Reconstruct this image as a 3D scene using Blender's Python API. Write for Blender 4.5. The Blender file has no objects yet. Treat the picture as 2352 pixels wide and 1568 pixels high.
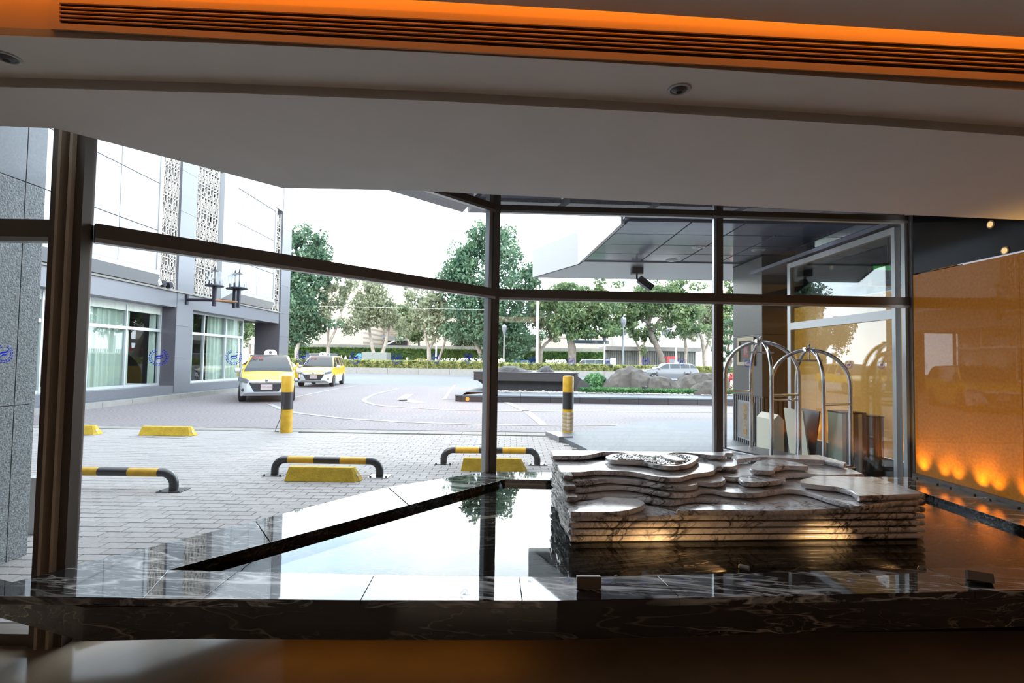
import bpy, bmesh, math, random
from mathutils import Vector, Matrix
SC = bpy.context.scene
COL = SC.collection
PI = math.pi
# ------------------------------------------------------------------ camera
F_PX, EYE, ROLL = 1150.0, 1.5, 0.0155
PITCH = math.atan(43 / F_PX)
FWD = Vector((0, math.cos(PITCH), math.sin(PITCH)))
_u = Vector((0, -math.sin(PITCH), math.cos(PITCH))); _r = Vector((1, 0, 0))
RGT = _r * math.cos(ROLL) + _u * math.sin(ROLL)
UPV = _u * math.cos(ROLL) - _r * math.sin(ROLL)
cam = bpy.data.cameras.new('camera'); cam.sensor_width = 36; cam.sensor_fit = 'HORIZONTAL'
cam.lens = 36 * F_PX / 2352; cam.clip_start = 0.05; cam.clip_end = 800
camo = bpy.data.objects.new('camera', cam); COL.objects.link(camo)
M = Matrix((( RGT.x, UPV.x, -FWD.x, 0), (RGT.y, UPV.y, -FWD.y, 0), (RGT.z, UPV.z, -FWD.z, EYE), (0, 0, 0, 1)))
camo.matrix_world = M
SC.camera = camo
# ------------------------------------------------------------------ world, sun, exposure
SC.view_settings.view_transform = 'Standard'; SC.view_settings.look = 'None'
SC.view_settings.gamma = 1.0; SC.view_settings.use_curve_mapping = False
SC.view_settings.exposure = 0.75
W = bpy.data.worlds.new('sky'); SC.world = W; W.use_nodes = True
nt = W.node_tree; nt.nodes.clear()
def N(t, typ, **kw):
    n = t.nodes.new(typ)
    for k, v in kw.items():
        if k.startswith('i_'):
            n.inputs[int(k[2:])].default_value = v
        else: setattr(n, k, v)
    return n
_o = N(nt, 'ShaderNodeOutputWorld'); _b = N(nt, 'ShaderNodeBackground')
_tc = N(nt, 'ShaderNodeTexCoord'); _mp = N(nt, 'ShaderNodeMapping'); _mp.inputs['Scale'].default_value = (1, 1, 2.2)
_no = N(nt, 'ShaderNodeTexNoise'); _no.inputs['Scale'].default_value = 2.3; _no.inputs['Detail'].default_value = 5; _no.inputs['Roughness'].default_value = .55
_cr = N(nt, 'ShaderNodeValToRGB'); _cr.color_ramp.elements[0].position = .38; _cr.color_ramp.elements[1].position = .62
_cr.color_ramp.elements[0].color = (.66, .83, 1, 1); _cr.color_ramp.elements[1].color = (1, 1, 1, 1)
nt.links.new(_tc.outputs['Generated'], _mp.inputs[0]); nt.links.new(_mp.outputs[0], _no.inputs[0])
nt.links.new(_no.outputs[0], _cr.inputs[0]); nt.links.new(_cr.outputs[0], _b.inputs[0])
nt.links.new(_b.outputs[0], _o.inputs[0])
# hazy sky: bright towards the horizon all round, calmer overhead
_sp = N(nt, 'ShaderNodeSeparateXYZ'); nt.links.new(_tc.outputs['Generated'], _sp.inputs[0])
_mr = N(nt, 'ShaderNodeMapRange'); _mr.interpolation_type = 'SMOOTHSTEP'
for _i, _v in ((1, .22), (2, .95), (3, 6.0), (4, 2.6)): _mr.inputs[_i].default_value = _v
nt.links.new(_sp.outputs[2], _mr.inputs[0]); nt.links.new(_mr.outputs[0], _b.inputs[1])
sun = bpy.data.lights.new('sun', 'SUN'); sun.energy = 1.2; sun.angle = math.radians(1.5); sun.color = (1, .95, .86)
suno = bpy.data.objects.new('sun', sun); COL.objects.link(suno)
suno.rotation_euler = Vector((.5, .5, -.7)).to_track_quat('-Z', 'Y').to_euler()
def area(name, loc, size, power, col, direction=(0, 0, -1), sizey=None):
    l = bpy.data.lights.new(name, 'AREA'); l.energy = power; l.color = col; l.size = size
    if sizey: l.shape = 'RECTANGLE'; l.size_y = sizey
    o = bpy.data.objects.new(name, l); COL.objects.link(o); o.location = loc
    o.rotation_euler = Vector(direction).to_track_quat('-Z', 'Y').to_euler(); return o
def spot(name, loc, target, power, col, angle=50, blend=.6, size=.02, parent=None):
    l = bpy.data.lights.new(name, 'SPOT'); l.energy = power; l.color = col; l.spot_size = math.radians(angle); l.spot_blend = blend; l.shadow_soft_size = size
    o = bpy.data.objects.new(name, l); COL.objects.link(o); o.location = loc
    o.rotation_euler = (Vector(target) - Vector(loc)).to_track_quat('-Z', 'Y').to_euler()
    if parent:
        o.parent = parent; o.location = Vector(loc) - parent.location
    return o
area('lobby_fill', (0, -4.8, 2.7), 3.0, 30, (1, .74, .55), sizey=2.0)  # unseen fill light added behind the camera to brighten the room
SC.cycles.transparent_max_bounces = 24; SC.cycles.max_bounces = 8
SC.cycles.glossy_bounces = 4; SC.cycles.diffuse_bounces = 4; SC.cycles.caustics_reflective = True; SC.cycles.caustics_refractive = False
SC.cycles.sample_clamp_indirect = 6
# ------------------------------------------------------------------ pixel rays to world points at a given height / depth
def ray(px, py): return FWD + RGT * ((px - 1176) / F_PX) + UPV * ((784 - py) / F_PX)
def G(px, py, z=0.0):
    d = ray(px, py); t = (z - EYE) / d.z; return Vector((d.x * t, d.y * t, z))
def D(px, py, Y):
    d = ray(px, py); t = Y / d.y; return Vector((d.x * t, Y, EYE + d.z * t))
def XP(px, py, X):
    d = ray(px, py); t = X / d.x; return Vector((X, d.y * t, EYE + d.z * t))
def PL(px, py, a, b):                       # hit on the vertical plane through plan points a, b
    d = ray(px, py); n = Vector((b[1] - a[1], -(b[0] - a[0])))
    t = (a[0] * n.x + a[1] * n.y) / (d.x * n.x + d.y * n.y); return Vector((d.x * t, d.y * t, EYE + d.z * t))
def proj(p):
    d = Vector(p) - Vector((0, 0, EYE)); f = d.dot(FWD); return (1176 + F_PX * d.dot(RGT) / f, 784 - F_PX * d.dot(UPV) / f)
# ------------------------------------------------------------------ materials
def new(name):
    m = bpy.data.materials.new(name); m.use_nodes = True; t = m.node_tree; b = t.nodes['Principled BSDF']; return m, t, b
def mat(name, c, rough=.5, metal=0.0, var=.0, scale=6.0, bump=0.0, bscale=40.0, coat=0.0, emit=0.0, ecol=None, ior=1.5, stretch=(1, 1, 1), objvar=0.0):
    m, t, b = new(name); L = t.links
    b.inputs['Base Color'].default_value = (*c, 1); b.inputs['Roughness'].default_value = rough; b.inputs['Metallic'].default_value = metal
    b.inputs['IOR'].default_value = ior; b.inputs['Coat Weight'].default_value = coat; b.inputs['Coat Roughness'].default_value = .04
    if emit: b.inputs['Emission Strength'].default_value = emit; b.inputs['Emission Color'].default_value = (*(ecol or c), 1)
    tc = N(t, 'ShaderNodeTexCoord'); mp = N(t, 'ShaderNodeMapping'); mp.inputs['Scale'].default_value = stretch; L.new(tc.outputs['Object'], mp.inputs[0])
    if var:
        no = N(t, 'ShaderNodeTexNoise'); no.inputs['Scale'].default_value = scale; no.inputs['Detail'].default_value = 4; L.new(mp.outputs[0], no.inputs[0])
        cr = N(t, 'ShaderNodeValToRGB'); cr.color_ramp.elements[0].position = .3; cr.color_ramp.elements[1].position = .7
        cr.color_ramp.elements[0].color = (*[max(0, v * (1 - var)) for v in c], 1); cr.color_ramp.elements[1].color = (*[min(1, v * (1 + var)) for v in c], 1)
        L.new(no.outputs[0], cr.inputs[0]); src = cr.outputs[0]
        if objvar:
            oi = N(t, 'ShaderNodeObjectInfo'); hs = N(t, 'ShaderNodeHueSaturation'); mr = N(t, 'ShaderNodeMapRange')
            mr.inputs[3].default_value = 1 - objvar; mr.inputs[4].default_value = 1 + objvar
            L.new(oi.outputs['Random'], mr.inputs[0]); L.new(mr.outputs[0], hs.inputs['Value']); L.new(src, hs.inputs['Color']); src = hs.outputs[0]
        L.new(src, b.inputs['Base Color'])
    if bump:
        n2 = N(t, 'ShaderNodeTexNoise'); n2.inputs['Scale'].default_value = bscale; n2.inputs['Detail'].default_value = 3; L.new(mp.outputs[0], n2.inputs[0])
        bp = N(t, 'ShaderNodeBump'); bp.inputs['Strength'].default_value = bump; bp.inputs['Distance'].default_value = .02; L.new(n2.outputs[0], bp.inputs['Height']); L.new(bp.outputs[0], b.inputs['Normal'])
    return m
def math_n(t, op, a, b=None, clamp=False):
    n = N(t, 'ShaderNodeMath', operation=op); n.use_clamp = clamp
    for i, v in enumerate((a, b)):
        if v is None: continue
        if isinstance(v, (int, float)): n.inputs[i].default_value = v
        else: t.links.new(v, n.inputs[i])
    return n.outputs[0]
def ridge(t, vec, scale, width, detail=3, dist=.6):
    no = N(t, 'ShaderNodeTexNoise'); no.inputs['Scale'].default_value = scale; no.inputs['Detail'].default_value = detail; no.inputs['Distortion'].default_value = dist
    t.links.new(vec, no.inputs[0])
    a = math_n(t, 'ABSOLUTE', math_n(t, 'SUBTRACT', no.outputs[0], .5))
    mr = N(t, 'ShaderNodeMapRange'); mr.inputs[1].default_value = 0; mr.inputs[2].default_value = width; mr.inputs[3].default_value = 1; mr.inputs[4].default_value = 0
    t.links.new(a, mr.inputs[0]); return mr.outputs[0]
def marble(name, base, vein, scale, width, rough, stretch=(1, 1, 1), rot=(0, 0, 0), coat=0.0, patch=.5, base2=None):
    m, t, b = new(name); L = t.links
    tc = N(t, 'ShaderNodeTexCoord'); m0 = N(t, 'ShaderNodeMapping'); m0.inputs['Rotation'].default_value = rot
    mp = N(t, 'ShaderNodeMapping'); mp.inputs['Scale'].default_value = stretch
    L.new(tc.outputs['Object'], m0.inputs[0]); L.new(m0.outputs[0], mp.inputs[0])
    r1 = ridge(t, mp.outputs[0], scale, width); r2 = ridge(t, mp.outputs[0], scale * 2.7, width * 1.3, 4, 1.0)
    no = N(t, 'ShaderNodeTexNoise'); no.inputs['Scale'].default_value = scale * .6; L.new(mp.outputs[0], no.inputs[0])
    mk = N(t, 'ShaderNodeMapRange'); mk.inputs[1].default_value = patch - .08; mk.inputs[2].default_value = patch + .12; L.new(no.outputs[0], mk.inputs[0])
    v = math_n(t, 'MAXIMUM', math_n(t, 'MULTIPLY', r1, math_n(t, 'ADD', math_n(t, 'MULTIPLY', mk.outputs[0], .8), .2)), math_n(t, 'MULTIPLY', math_n(t, 'MULTIPLY', r2, .6), mk.outputs[0]), True)
    cb = N(t, 'ShaderNodeMix', data_type='RGBA'); cb.inputs[6].default_value = (*base, 1); cb.inputs[7].default_value = (*(base2 or base), 1); L.new(no.outputs[0], cb.inputs[0])
    mx = N(t, 'ShaderNodeMix', data_type='RGBA'); L.new(cb.outputs[2], mx.inputs[6]); mx.inputs[7].default_value = (*vein, 1); b.inputs['IOR'].default_value = 1.7
    L.new(v, mx.inputs[0]); L.new(mx.outputs[2], b.inputs['Base Color']); b.inputs['Roughness'].default_value = rough; b.inputs['Coat Weight'].default_value = coat; b.inputs['Coat Roughness'].default_value = .06 if rough < .2 else .12
    return m
def glass(name, tint=(.975, .985, .98), ior=1.5, rough=0.0, wave=0.0, refl=(1, 1, 1)):
    m, t, b = new(name); t.nodes.remove(b); L = t.links; out = t.nodes['Material Output']
    tr = N(t, 'ShaderNodeBsdfTransparent'); tr.inputs[0].default_value = (*tint, 1)
    gl = N(t, 'ShaderNodeBsdfGlossy'); gl.inputs['Roughness'].default_value = rough; gl.inputs[0].default_value = (*refl, 1)
    fr = N(t, 'ShaderNodeFresnel'); mx = N(t, 'ShaderNodeMixShader')
    ge = N(t, 'ShaderNodeNewGeometry'); mr = N(t, 'ShaderNodeMapRange'); mr.inputs[3].default_value = ior; mr.inputs[4].default_value = 1 / ior   # same reflectance seen from either side
    L.new(ge.outputs['Backfacing'], mr.inputs[0]); L.new(mr.outputs[0], fr.inputs[0])
    L.new(fr.outputs[0], mx.inputs[0]); L.new(tr.outputs[0], mx.inputs[1]); L.new(gl.outputs[0], mx.inputs[2]); L.new(mx.outputs[0], out.inputs[0])
    if wave:
        tc = N(t, 'ShaderNodeTexCoord'); no = N(t, 'ShaderNodeTexNoise'); no.inputs['Scale'].default_value = 5; L.new(tc.outputs['Object'], no.inputs[0])
        bp = N(t, 'ShaderNodeBump'); bp.inputs['Strength'].default_value = wave; bp.inputs['Distance'].default_value = .01; L.new(no.outputs[0], bp.inputs['Height']); L.new(bp.outputs[0], gl.inputs['Normal'])
    return m
def leafmat(name, c1, c2, scale=.9):
    m, t, b = new(name); L = t.links; out = t.nodes['Material Output']
    tc = N(t, 'ShaderNodeTexCoord'); no = N(t, 'ShaderNodeTexNoise'); no.inputs['Scale'].default_value = scale; no.inputs['Detail'].default_value = 6; L.new(tc.outputs['Object'], no.inputs[0])
    cr = N(t, 'ShaderNodeValToRGB'); cr.color_ramp.elements[0].position = .35; cr.color_ramp.elements[1].position = .65
    cr.color_ramp.elements[0].color = (*c1, 1); cr.color_ramp.elements[1].color = (*c2, 1); L.new(no.outputs[0], cr.inputs[0])
    L.new(cr.outputs[0], b.inputs['Base Color']); b.inputs['Roughness'].default_value = .55
    tl = N(t, 'ShaderNodeBsdfTranslucent'); L.new(cr.outputs[0], tl.inputs[0]); mx = N(t, 'ShaderNodeMixShader'); mx.inputs[0].default_value = .4
    L.new(b.outputs[0], mx.inputs[1]); L.new(tl.outputs[0], mx.inputs[2]); L.new(mx.outputs[0], out.inputs[0]); return m
def cobble(name, c, cdark, w=1.5, d=.11):
    m, t, b = new(name); L = t.links
    tc = N(t, 'ShaderNodeTexCoord'); sp = N(t, 'ShaderNodeSeparateXYZ'); L.new(tc.outputs['Object'], sp.inputs[0])
    u = math_n(t, 'DIVIDE', sp.outputs[1], w); cu = math_n(t, 'SUBTRACT', math_n(t, 'FRACT', u), .5)
    bow = math_n(t, 'SQRT', math_n(t, 'SUBTRACT', .62, math_n(t, 'MULTIPLY', math_n(t, 'MULTIPLY', cu, cu), 1.9)))
    v = math_n(t, 'DIVIDE', math_n(t, 'SUBTRACT', sp.outputs[0], bow), d)
    row = math_n(t, 'FLOOR', v); fv = math_n(t, 'ABSOLUTE', math_n(t, 'SUBTRACT', math_n(t, 'FRACT', v), .5))
    s = math_n(t, 'ADD', math_n(t, 'MULTIPLY', u, 11), math_n(t, 'MULTIPLY', row, .5)); fs = math_n(t, 'ABSOLUTE', math_n(t, 'SUBTRACT', math_n(t, 'FRACT', s), .5))
    e = math_n(t, 'MAXIMUM', fv, fs); mr = N(t, 'ShaderNodeMapRange'); mr.inputs[1].default_value = .42; mr.inputs[2].default_value = .49; L.new(e, mr.inputs[0])
    no = N(t, 'ShaderNodeTexNoise'); no.inputs['Scale'].default_value = .6; no.inputs['Detail'].default_value = 5; L.new(tc.outputs['Object'], no.inputs[0])
    c0 = N(t, 'ShaderNodeMix', data_type='RGBA'); c0.inputs[6].default_value = (*[x * .9 for x in c], 1); c0.inputs[7].default_value = (*[min(1, x * 1.1) for x in c], 1); L.new(no.outputs[0], c0.inputs[0])
    mx = N(t, 'ShaderNodeMix', data_type='RGBA'); L.new(c0.outputs[2], mx.inputs[6]); mx.inputs[7].default_value = (*cdark, 1); L.new(mr.outputs[0], mx.inputs[0])
    L.new(mx.outputs[2], b.inputs['Base Color']); b.inputs['Roughness'].default_value = .8
    return m
MT = {}
MT['ceil'] = mat('ceiling_paint', (.90, .87, .85), .9, var=.02, scale=3)
MT['floor'] = mat('polished_floor_stone', (.33, .265, .20), .14, var=.12, scale=2.5)
MT['wall'] = mat('lobby_wall', (.3, .22, .16), .7, var=.05)
MT['bronze'] = mat('bronze_metal', (.13, .108, .092), .45, .5, var=.1, scale=3)
MT['bronze_light'] = mat('light_bronze_strip', (.48, .40, .31), .5, .0)
MT['alu'] = mat('grey_aluminium', (.42, .43, .44), .35, .6)
MT['steel'] = mat('brushed_steel', (.72, .72, .74), .16, 1.0)
MT['chrome'] = mat('chrome', (.8, .8, .8), .08, 1.0)
MT['black'] = mat('black_gloss', (.012, .012, .014), .12, ior=1.3)
MT['blackm'] = mat('black_paint', (.02, .021, .026), .38, coat=.2)
MT['dark'] = mat('dark_void', (.01, .01, .01), .8)
MT['yellow'] = mat('yellow_paint', (.50, .29, .015), .45, var=.2, scale=9, bump=.15, bscale=30)
MT['yblock'] = mat('yellow_block_paint', (.46, .30, .015), .7, var=.18, scale=12, bump=.5, bscale=60)
MT['bmarble'] = marble('black_veined_marble', (.010, .009, .009), (.42, .36, .29), 2.0, .014, .035, stretch=(.45, 3.4, 3.4), rot=(0, 0, -.22), patch=.55, base2=(.02, .017, .016))
MT['bmarble_wet'] = MT['bmarble'].copy(); MT['bmarble_wet'].node_tree.nodes['Principled BSDF'].inputs['IOR'].default_value = 1.14
MT['rimmarble'] = marble('dark_rim_marble', (.010, .010, .011), (.6, .6, .6), 2.0, .03, .03, stretch=(.45, 3.2, 3.2), rot=(0, 0, .15), patch=.46, base2=(.022, .02, .02))
MT['wmarble'] = marble('white_veined_marble', (.92, .90, .91), (.045, .04, .045), 2.3, .042, .24, stretch=(.5, 3.0, 3.0), rot=(.2, .62, .75), coat=.6, patch=.47, base2=(.80, .78, .79))
MT['wmarble_rough'] = mat('split_marble', (.42, .39, .37), .5, var=.55, scale=26, bump=1.0, bscale=45)
MT['pebble'] = mat('wet_pebbles', (.62, .6, .58), .12, var=.4, scale=60, bump=1.0, bscale=90, coat=.8)
MT['glass'] = glass('window_glass', ior=1.42)
MT['water'] = glass('pool_water', (.8, .83, .84), 1.33, wave=.025, refl=(.82, .85, .87))
MT['film'] = glass('water_film', (.9, .9, .9), 1.6, rough=.06)
MT['blue'] = leafmat('blue_emblem_print', (.01, .03, .75), (.015, .045, .85))
MT['granite'] = mat('grey_granite', (.115, .118, .135), .32, var=.22, scale=70, objvar=.05)
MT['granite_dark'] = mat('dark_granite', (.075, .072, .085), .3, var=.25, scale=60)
MT['granite_near'] = mat('flamed_granite', (.22, .24, .245), .55, var=.6, scale=75, bump=.3, bscale=90)
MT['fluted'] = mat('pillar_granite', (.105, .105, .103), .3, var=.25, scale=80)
MT['eave_stone'] = mat('pale_eave_stone', (.30, .30, .325), .5, var=.2, scale=50)
MT['soffit'] = mat('canopy_panel', (.21, .225, .285), .12, .1, ior=1.6, var=.04)
MT['fascia'] = mat('white_fascia', (.42, .43, .44), .35)
MT['paver'] = mat('concrete_paver', (.265, .252, .25), .85, var=.07, scale=20, objvar=.06, bump=.15, bscale=120)
MT['mortar'] = mat('paver_joint', (.13, .125, .115), .95)
MT['slab'] = mat('grey_granite_slab', (.068, .082, .098), .6, var=.12, scale=30)
MT['cobble'] = cobble('fan_cobbles', (.172, .155, .163), (.055, .047, .052))
MT['asphalt'] = mat('asphalt', (.125, .135, .147), .8, var=.08, scale=2)
MT['white'] = mat('white_line_paint', (.24, .24, .24), .7)
MT['concrete'] = mat('light_concrete', (.20, .192, .18), .8, var=.1, scale=4)
MT['whitepanel'] = mat('white_wall_panel', (.27, .28, .295), .35)
MT['cream'] = mat('cream_lattice', (.46, .43, .39), .6)
MT['curtain'] = mat('pale_green_curtain', (.46, .50, .455), .8, var=.1, scale=2, stretch=(1, 5, .1))
MT['winframe'] = mat('pale_window_frame', (.42, .44, .46), .4, .3)
MT['roomdark'] = mat('dark_interior', (.03, .035, .035), .8)
MT['tglass'] = glass('facade_glass', (.84, .88, .865), 1.4)
MT['iron'] = mat('black_iron', (.02, .02, .03), .45, .5)
MT['sunlit_iron'] = mat('sunlit_brown_iron', (.2, .1, .05), .5, .3)  # black iron tinted brown for the sunlight on the cross arms
MT['lampglass'] = glass('lantern_glass', (.9, .93, .95), 1.45)
MT['tile'] = mat('beige_tile_building', (.30, .255, .20), .8, var=.06, scale=1.5)
MT['tile2'] = mat('pale_building', (.32, .30, .27), .8, var=.04)
MT['roofo'] = mat('orange_roof', (.62, .24, .12), .8, var=.12, scale=4)
MT['bark'] = mat('grey_bark', (.30, .25, .205), .9, var=.3, scale=3, bump=.6, bscale=12)
MT['bark_dark'] = mat('dark_bark', (.12, .10, .085), .9, var=.3, scale=3, bump=.6, bscale=12)
MT['leaf_dark'] = leafmat('dark_leaf', (.03, .085, .05), (.12, .20, .11))
MT['leaf_mid'] = leafmat('mid_leaf', (.045, .10, .045), (.18, .24, .10))
MT['leaf_pale'] = leafmat('pale_leaf', (.17, .20, .12), (.34, .36, .23))
MT['hedge'] = leafmat('hedge_leaf', (.03, .09, .02), (.13, .24, .05), 2.0)
MT['hedge_y'] = leafmat('yellow_hedge_leaf', (.10, .14, .04), (.42, .42, .16), 2.5)
MT['cover'] = leafmat('groundcover_leaf', (.03, .11, .04), (.12, .27, .10), 3.0)
MT['rock'] = mat('garden_rock', (.052, .046, .041), .85, var=.35, scale=3, bump=1.0, bscale=7)
MT['rock_dark'] = mat('dark_rock', (.014, .014, .017), .7, var=.4, scale=5, bump=1.0, bscale=9)
MT['gravel'] = mat('pale_gravel', (.25, .24, .225), .9, var=.5, scale=40)
MT['basalt'] = mat('black_basalt', (.032, .029, .031), .35, var=.2, scale=20)
MT['taxi'] = mat('taxi_yellow', (.62, .36, .01), .25, coat=.6)
MT['taxiwhite'] = mat('taxi_silver_white', (.42, .43, .45), .3, coat=.5)
MT['cargl'] = mat('car_window', (.02, .025, .03), .05)
MT['tyre'] = mat('tyre_rubber', (.015, .015, .016), .8)
MT['silver'] = mat('silver_paint', (.085, .09, .10), .3, .1, coat=.5)
MT['greyvan'] = mat('grey_paint', (.17, .17, .165), .35, .1)
MT['bluec'] = mat('blue_paint', (.05, .16, .48), .3, coat=.4)
MT['bluet'] = mat('bright_blue_paint', (.06, .28, .66), .3, coat=.4)
MT['whitec'] = mat('white_paint', (.5, .51, .53), .3, coat=.4)
MT['lamp'] = mat('headlamp', (.2, .21, .23), .08, .4)
MT['plaque'] = mat('plaque_stone', (.22, .20, .175), .5, var=.1)
MT['plate'] = mat('plate_white', (.36, .35, .345), .5)
MT['red'] = mat('red_print', (.34, .02, .02), .5)
MT['plate_red'] = mat('plate_text', (.45, .05, .08), .5)
MT['orange'] = mat('orange_reflector', (.8, .25, .03), .4)
MT['canvas'] = mat('grey_canvas', (.17, .18, .165), .9, var=.1)
MT['skin'] = mat('skin', (.55, .36, .27), .6)
MT['gold'] = mat('gold_frame', (.42, .35, .22), .4, .3)
MT['goldtext'] = mat('gold_lettering', (.55, .30, .06), .4, .4)
MT['creambox'] = mat('cream_box', (.62, .60, .48), .6)
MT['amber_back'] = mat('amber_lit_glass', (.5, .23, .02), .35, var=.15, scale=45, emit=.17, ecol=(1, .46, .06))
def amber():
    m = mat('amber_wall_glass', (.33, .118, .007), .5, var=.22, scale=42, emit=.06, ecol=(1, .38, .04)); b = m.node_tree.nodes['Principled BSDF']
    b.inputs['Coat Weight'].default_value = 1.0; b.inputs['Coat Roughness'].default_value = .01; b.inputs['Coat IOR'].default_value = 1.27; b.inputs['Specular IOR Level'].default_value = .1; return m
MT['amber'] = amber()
MT['orange_glow_paint'] = mat('riser_glow_paint', (.74, .44, .27), .8)  # orange glow of the strip light mixed into riser and grille colour
MT['led_dim'] = mat('warm_led_dim', (1, .5, .1), .5, emit=.05, ecol=(1, .4, .1))
MT['led'] = mat('warm_led', (1, .5, .1), .5, emit=1.5, ecol=(1, .40, .04))
MT['warmlens'] = mat('warm_lamp_lens', (1, .8, .5), .5, emit=.5, ecol=(1, .6, .22))
MT['green'] = mat('exit_green', (.0, .3, .02), .5, emit=.12, ecol=(.02, .8, .05))
MT['greensign'] = mat('green_street_sign', (.03, .3, .18), .5)
MT['flower'] = mat('white_flowers', (.8, .76, .68), .7)
MT['navy'] = mat('dark_navy_board', (.035, .04, .06), .5)
MT['maroon'] = mat('maroon_board', (.14, .05, .045), .5)
# ------------------------------------------------------------------ mesh builder
class MB:
    def __init__(s): s.v = []; s.f = []; s.m = []
    def add(s, vs, fs, mi=0):
        o = len(s.v); s.v += [tuple(v) for v in vs]; s.f += [tuple(i + o for i in f) for f in fs]; s.m += [mi] * len(fs); return s
    def box(s, x0, x1, y0, y1, z0, z1, mi=0):
        return s.add([(x, y, z) for z in (z0, z1) for y in (y0, y1) for x in (x0, x1)], [(0, 2, 3, 1), (4, 5, 7, 6), (0, 1, 5, 4), (2, 6, 7, 3), (0, 4, 6, 2), (1, 3, 7, 5)], mi)
    def obox(s, c, sx, sy, sz, rot=None, mi=0):
        R = rot or Matrix.Identity(3); c = Vector(c)
        vs = [c + R @ Vector((x * sx / 2, y * sy / 2, z * sz / 2)) for z in (-1, 1) for y in (-1, 1) for x in (-1, 1)]
        return s.add(vs, [(0, 2, 3, 1), (4, 5, 7, 6), (0, 1, 5, 4), (2, 6, 7, 3), (0, 4, 6, 2), (1, 3, 7, 5)], mi)
    def wallbox(s, a, b, z0, z1, t, off=0.0, mi=0):      # upright bar along plan segment a-b, thickness t centred at offset off (to the left of a->b)
        a = Vector(a[:2]); b = Vector(b[:2]); d = (b - a).normalized(); n = Vector((-d.y, d.x))
        p = [a + n * (off - t / 2), b + n * (off - t / 2), b + n * (off + t / 2), a + n * (off + t / 2)]
        return s.prism([(q.x, q.y) for q in p], z0, z1, mi)
    def prism(s, poly, z0, z1, mi=0, taper=None):
        ar = sum(poly[i][0] * poly[(i + 1) % len(poly)][1] - poly[(i + 1) % len(poly)][0] * poly[i][1] for i in range(len(poly)))
        if ar < 0: poly = poly[::-1]
        n = len(poly); z1s = z1 if isinstance(z1, (list, tuple)) else [z1] * n
        vs = [(p[0], p[1], z0) for p in poly] + [(p[0], p[1], z1s[i]) for i, p in enumerate(poly)]
        return s.add(vs, [tuple(range(n - 1, -1, -1)), tuple(range(n, 2 * n))] + [(i, (i + 1) % n, n + (i + 1) % n, n + i) for i in range(n)], mi)
    def extr(s, pts, vec, mi=0):                          # any planar polygon extruded along vec
        vec = Vector(vec); n = len(pts); pts = [Vector(p) for p in pts]
        nr = Vector((0, 0, 0))
        for i in range(n): nr += pts[i].cross(pts[(i + 1) % n])
        if nr.dot(vec) < 0: pts = pts[::-1]
        vs = pts + [p + vec for p in pts]
        return s.add(vs, [tuple(range(n - 1, -1, -1)), tuple(range(n, 2 * n))] + [(i, (i + 1) % n, n + (i + 1) % n, n + i) for i in range(n)], mi)
    def tube(s, path, r, seg=10, mi=0, cap=True):
        path = [Vector(p) for p in path]; rs = r if isinstance(r, (list, tuple)) else [r] * len(path); o = len(s.v); up = Vector((0, 0, 1)); prev = None
        for i, p in enumerate(path):
            d = (path[min(i + 1, len(path) - 1)] - path[max(i - 1, 0)]).normalized()
            if prev is None:
                x = d.cross(up)
                if x.length < 1e-3: x = d.cross(Vector((1, 0, 0)))
            else: x = prev - d * prev.dot(d)
            x.normalize(); prev = x; y = d.cross(x)
            for k in range(seg):
                a = 2 * PI * k / seg; s.v.append(tuple(p + (x * math.cos(a) + y * math.sin(a)) * rs[i]))
        for i in range(len(path) - 1):
            for k in range(seg):
                s.f.append((o + i * seg + k, o + i * seg + (k + 1) % seg, o + (i + 1) * seg + (k + 1) % seg, o + (i + 1) * seg + k)); s.m.append(mi)
        if cap:
            s.f.append(tuple(o + k for k in range(seg - 1, -1, -1))); s.m.append(mi); e = o + (len(path) - 1) * seg; s.f.append(tuple(e + k for k in range(seg))); s.m.append(mi)
        return s
    def lathe(s, prof, c=(0, 0, 0), seg=20, mi=0, axis='Z'):
        o = len(s.v)
        for r, z in prof:
            for k in range(seg):
                a = 2 * PI * k / seg; x, y = r * math.cos(a), r * math.sin(a)
                q = (x, y, z) if axis == 'Z' else ((z, x, y) if axis == 'X' else (y, z, x))
                s.v.append((c[0] + q[0], c[1] + q[1], c[2] + q[2]))
        for i in range(len(prof) - 1):
            for k in range(seg):
                s.f.append((o + i * seg + k, o + i * seg + (k + 1) % seg, o + (i + 1) * seg + (k + 1) % seg, o + (i + 1) * seg + k)); s.m.append(mi)
        s.f.append(tuple(o + k for k in range(seg - 1, -1, -1))); s.m.append(mi); e = o + (len(prof) - 1) * seg; s.f.append(tuple(e + k for k in range(seg))); s.m.append(mi)
        return s
    def build(s, name, m, parent=None, local=False, smooth=False, bevel=0.0, loc=None):
        me = bpy.data.meshes.new(name); off = Vector((0, 0, 0))
        if parent is not None and not local: off = world_loc(parent)
        if loc is not None: off = Vector(loc)
        me.from_pydata([tuple(Vector(v) - off) for v in s.v], [], s.f)
        for x in (m if isinstance(m, (list, tuple)) else [m]): me.materials.append(MT[x] if isinstance(x, str) else x)
        for p, i in zip(me.polygons, s.m): p.material_index = i; p.use_smooth = smooth
        me.update()
        if bevel or smooth:
            bm = bmesh.new(); bm.from_mesh(me)
            if bevel:
                bmesh.ops.bevel(bm, geom=[e for e in bm.edges if e.is_manifold and e.calc_face_angle(0) > .6], offset=bevel, segments=2, affect='EDGES', profile=.6, clamp_overlap=True)
            if smooth:
                for e in bm.edges: e.smooth = not (e.is_manifold and e.calc_face_angle(0) > .75)
            bm.to_mesh(me); bm.free()
        o = bpy.data.objects.new(name, me); COL.objects.link(o)
        if parent is not None: o.parent = parent
        if loc is not None: o.location = loc
        return o
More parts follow.
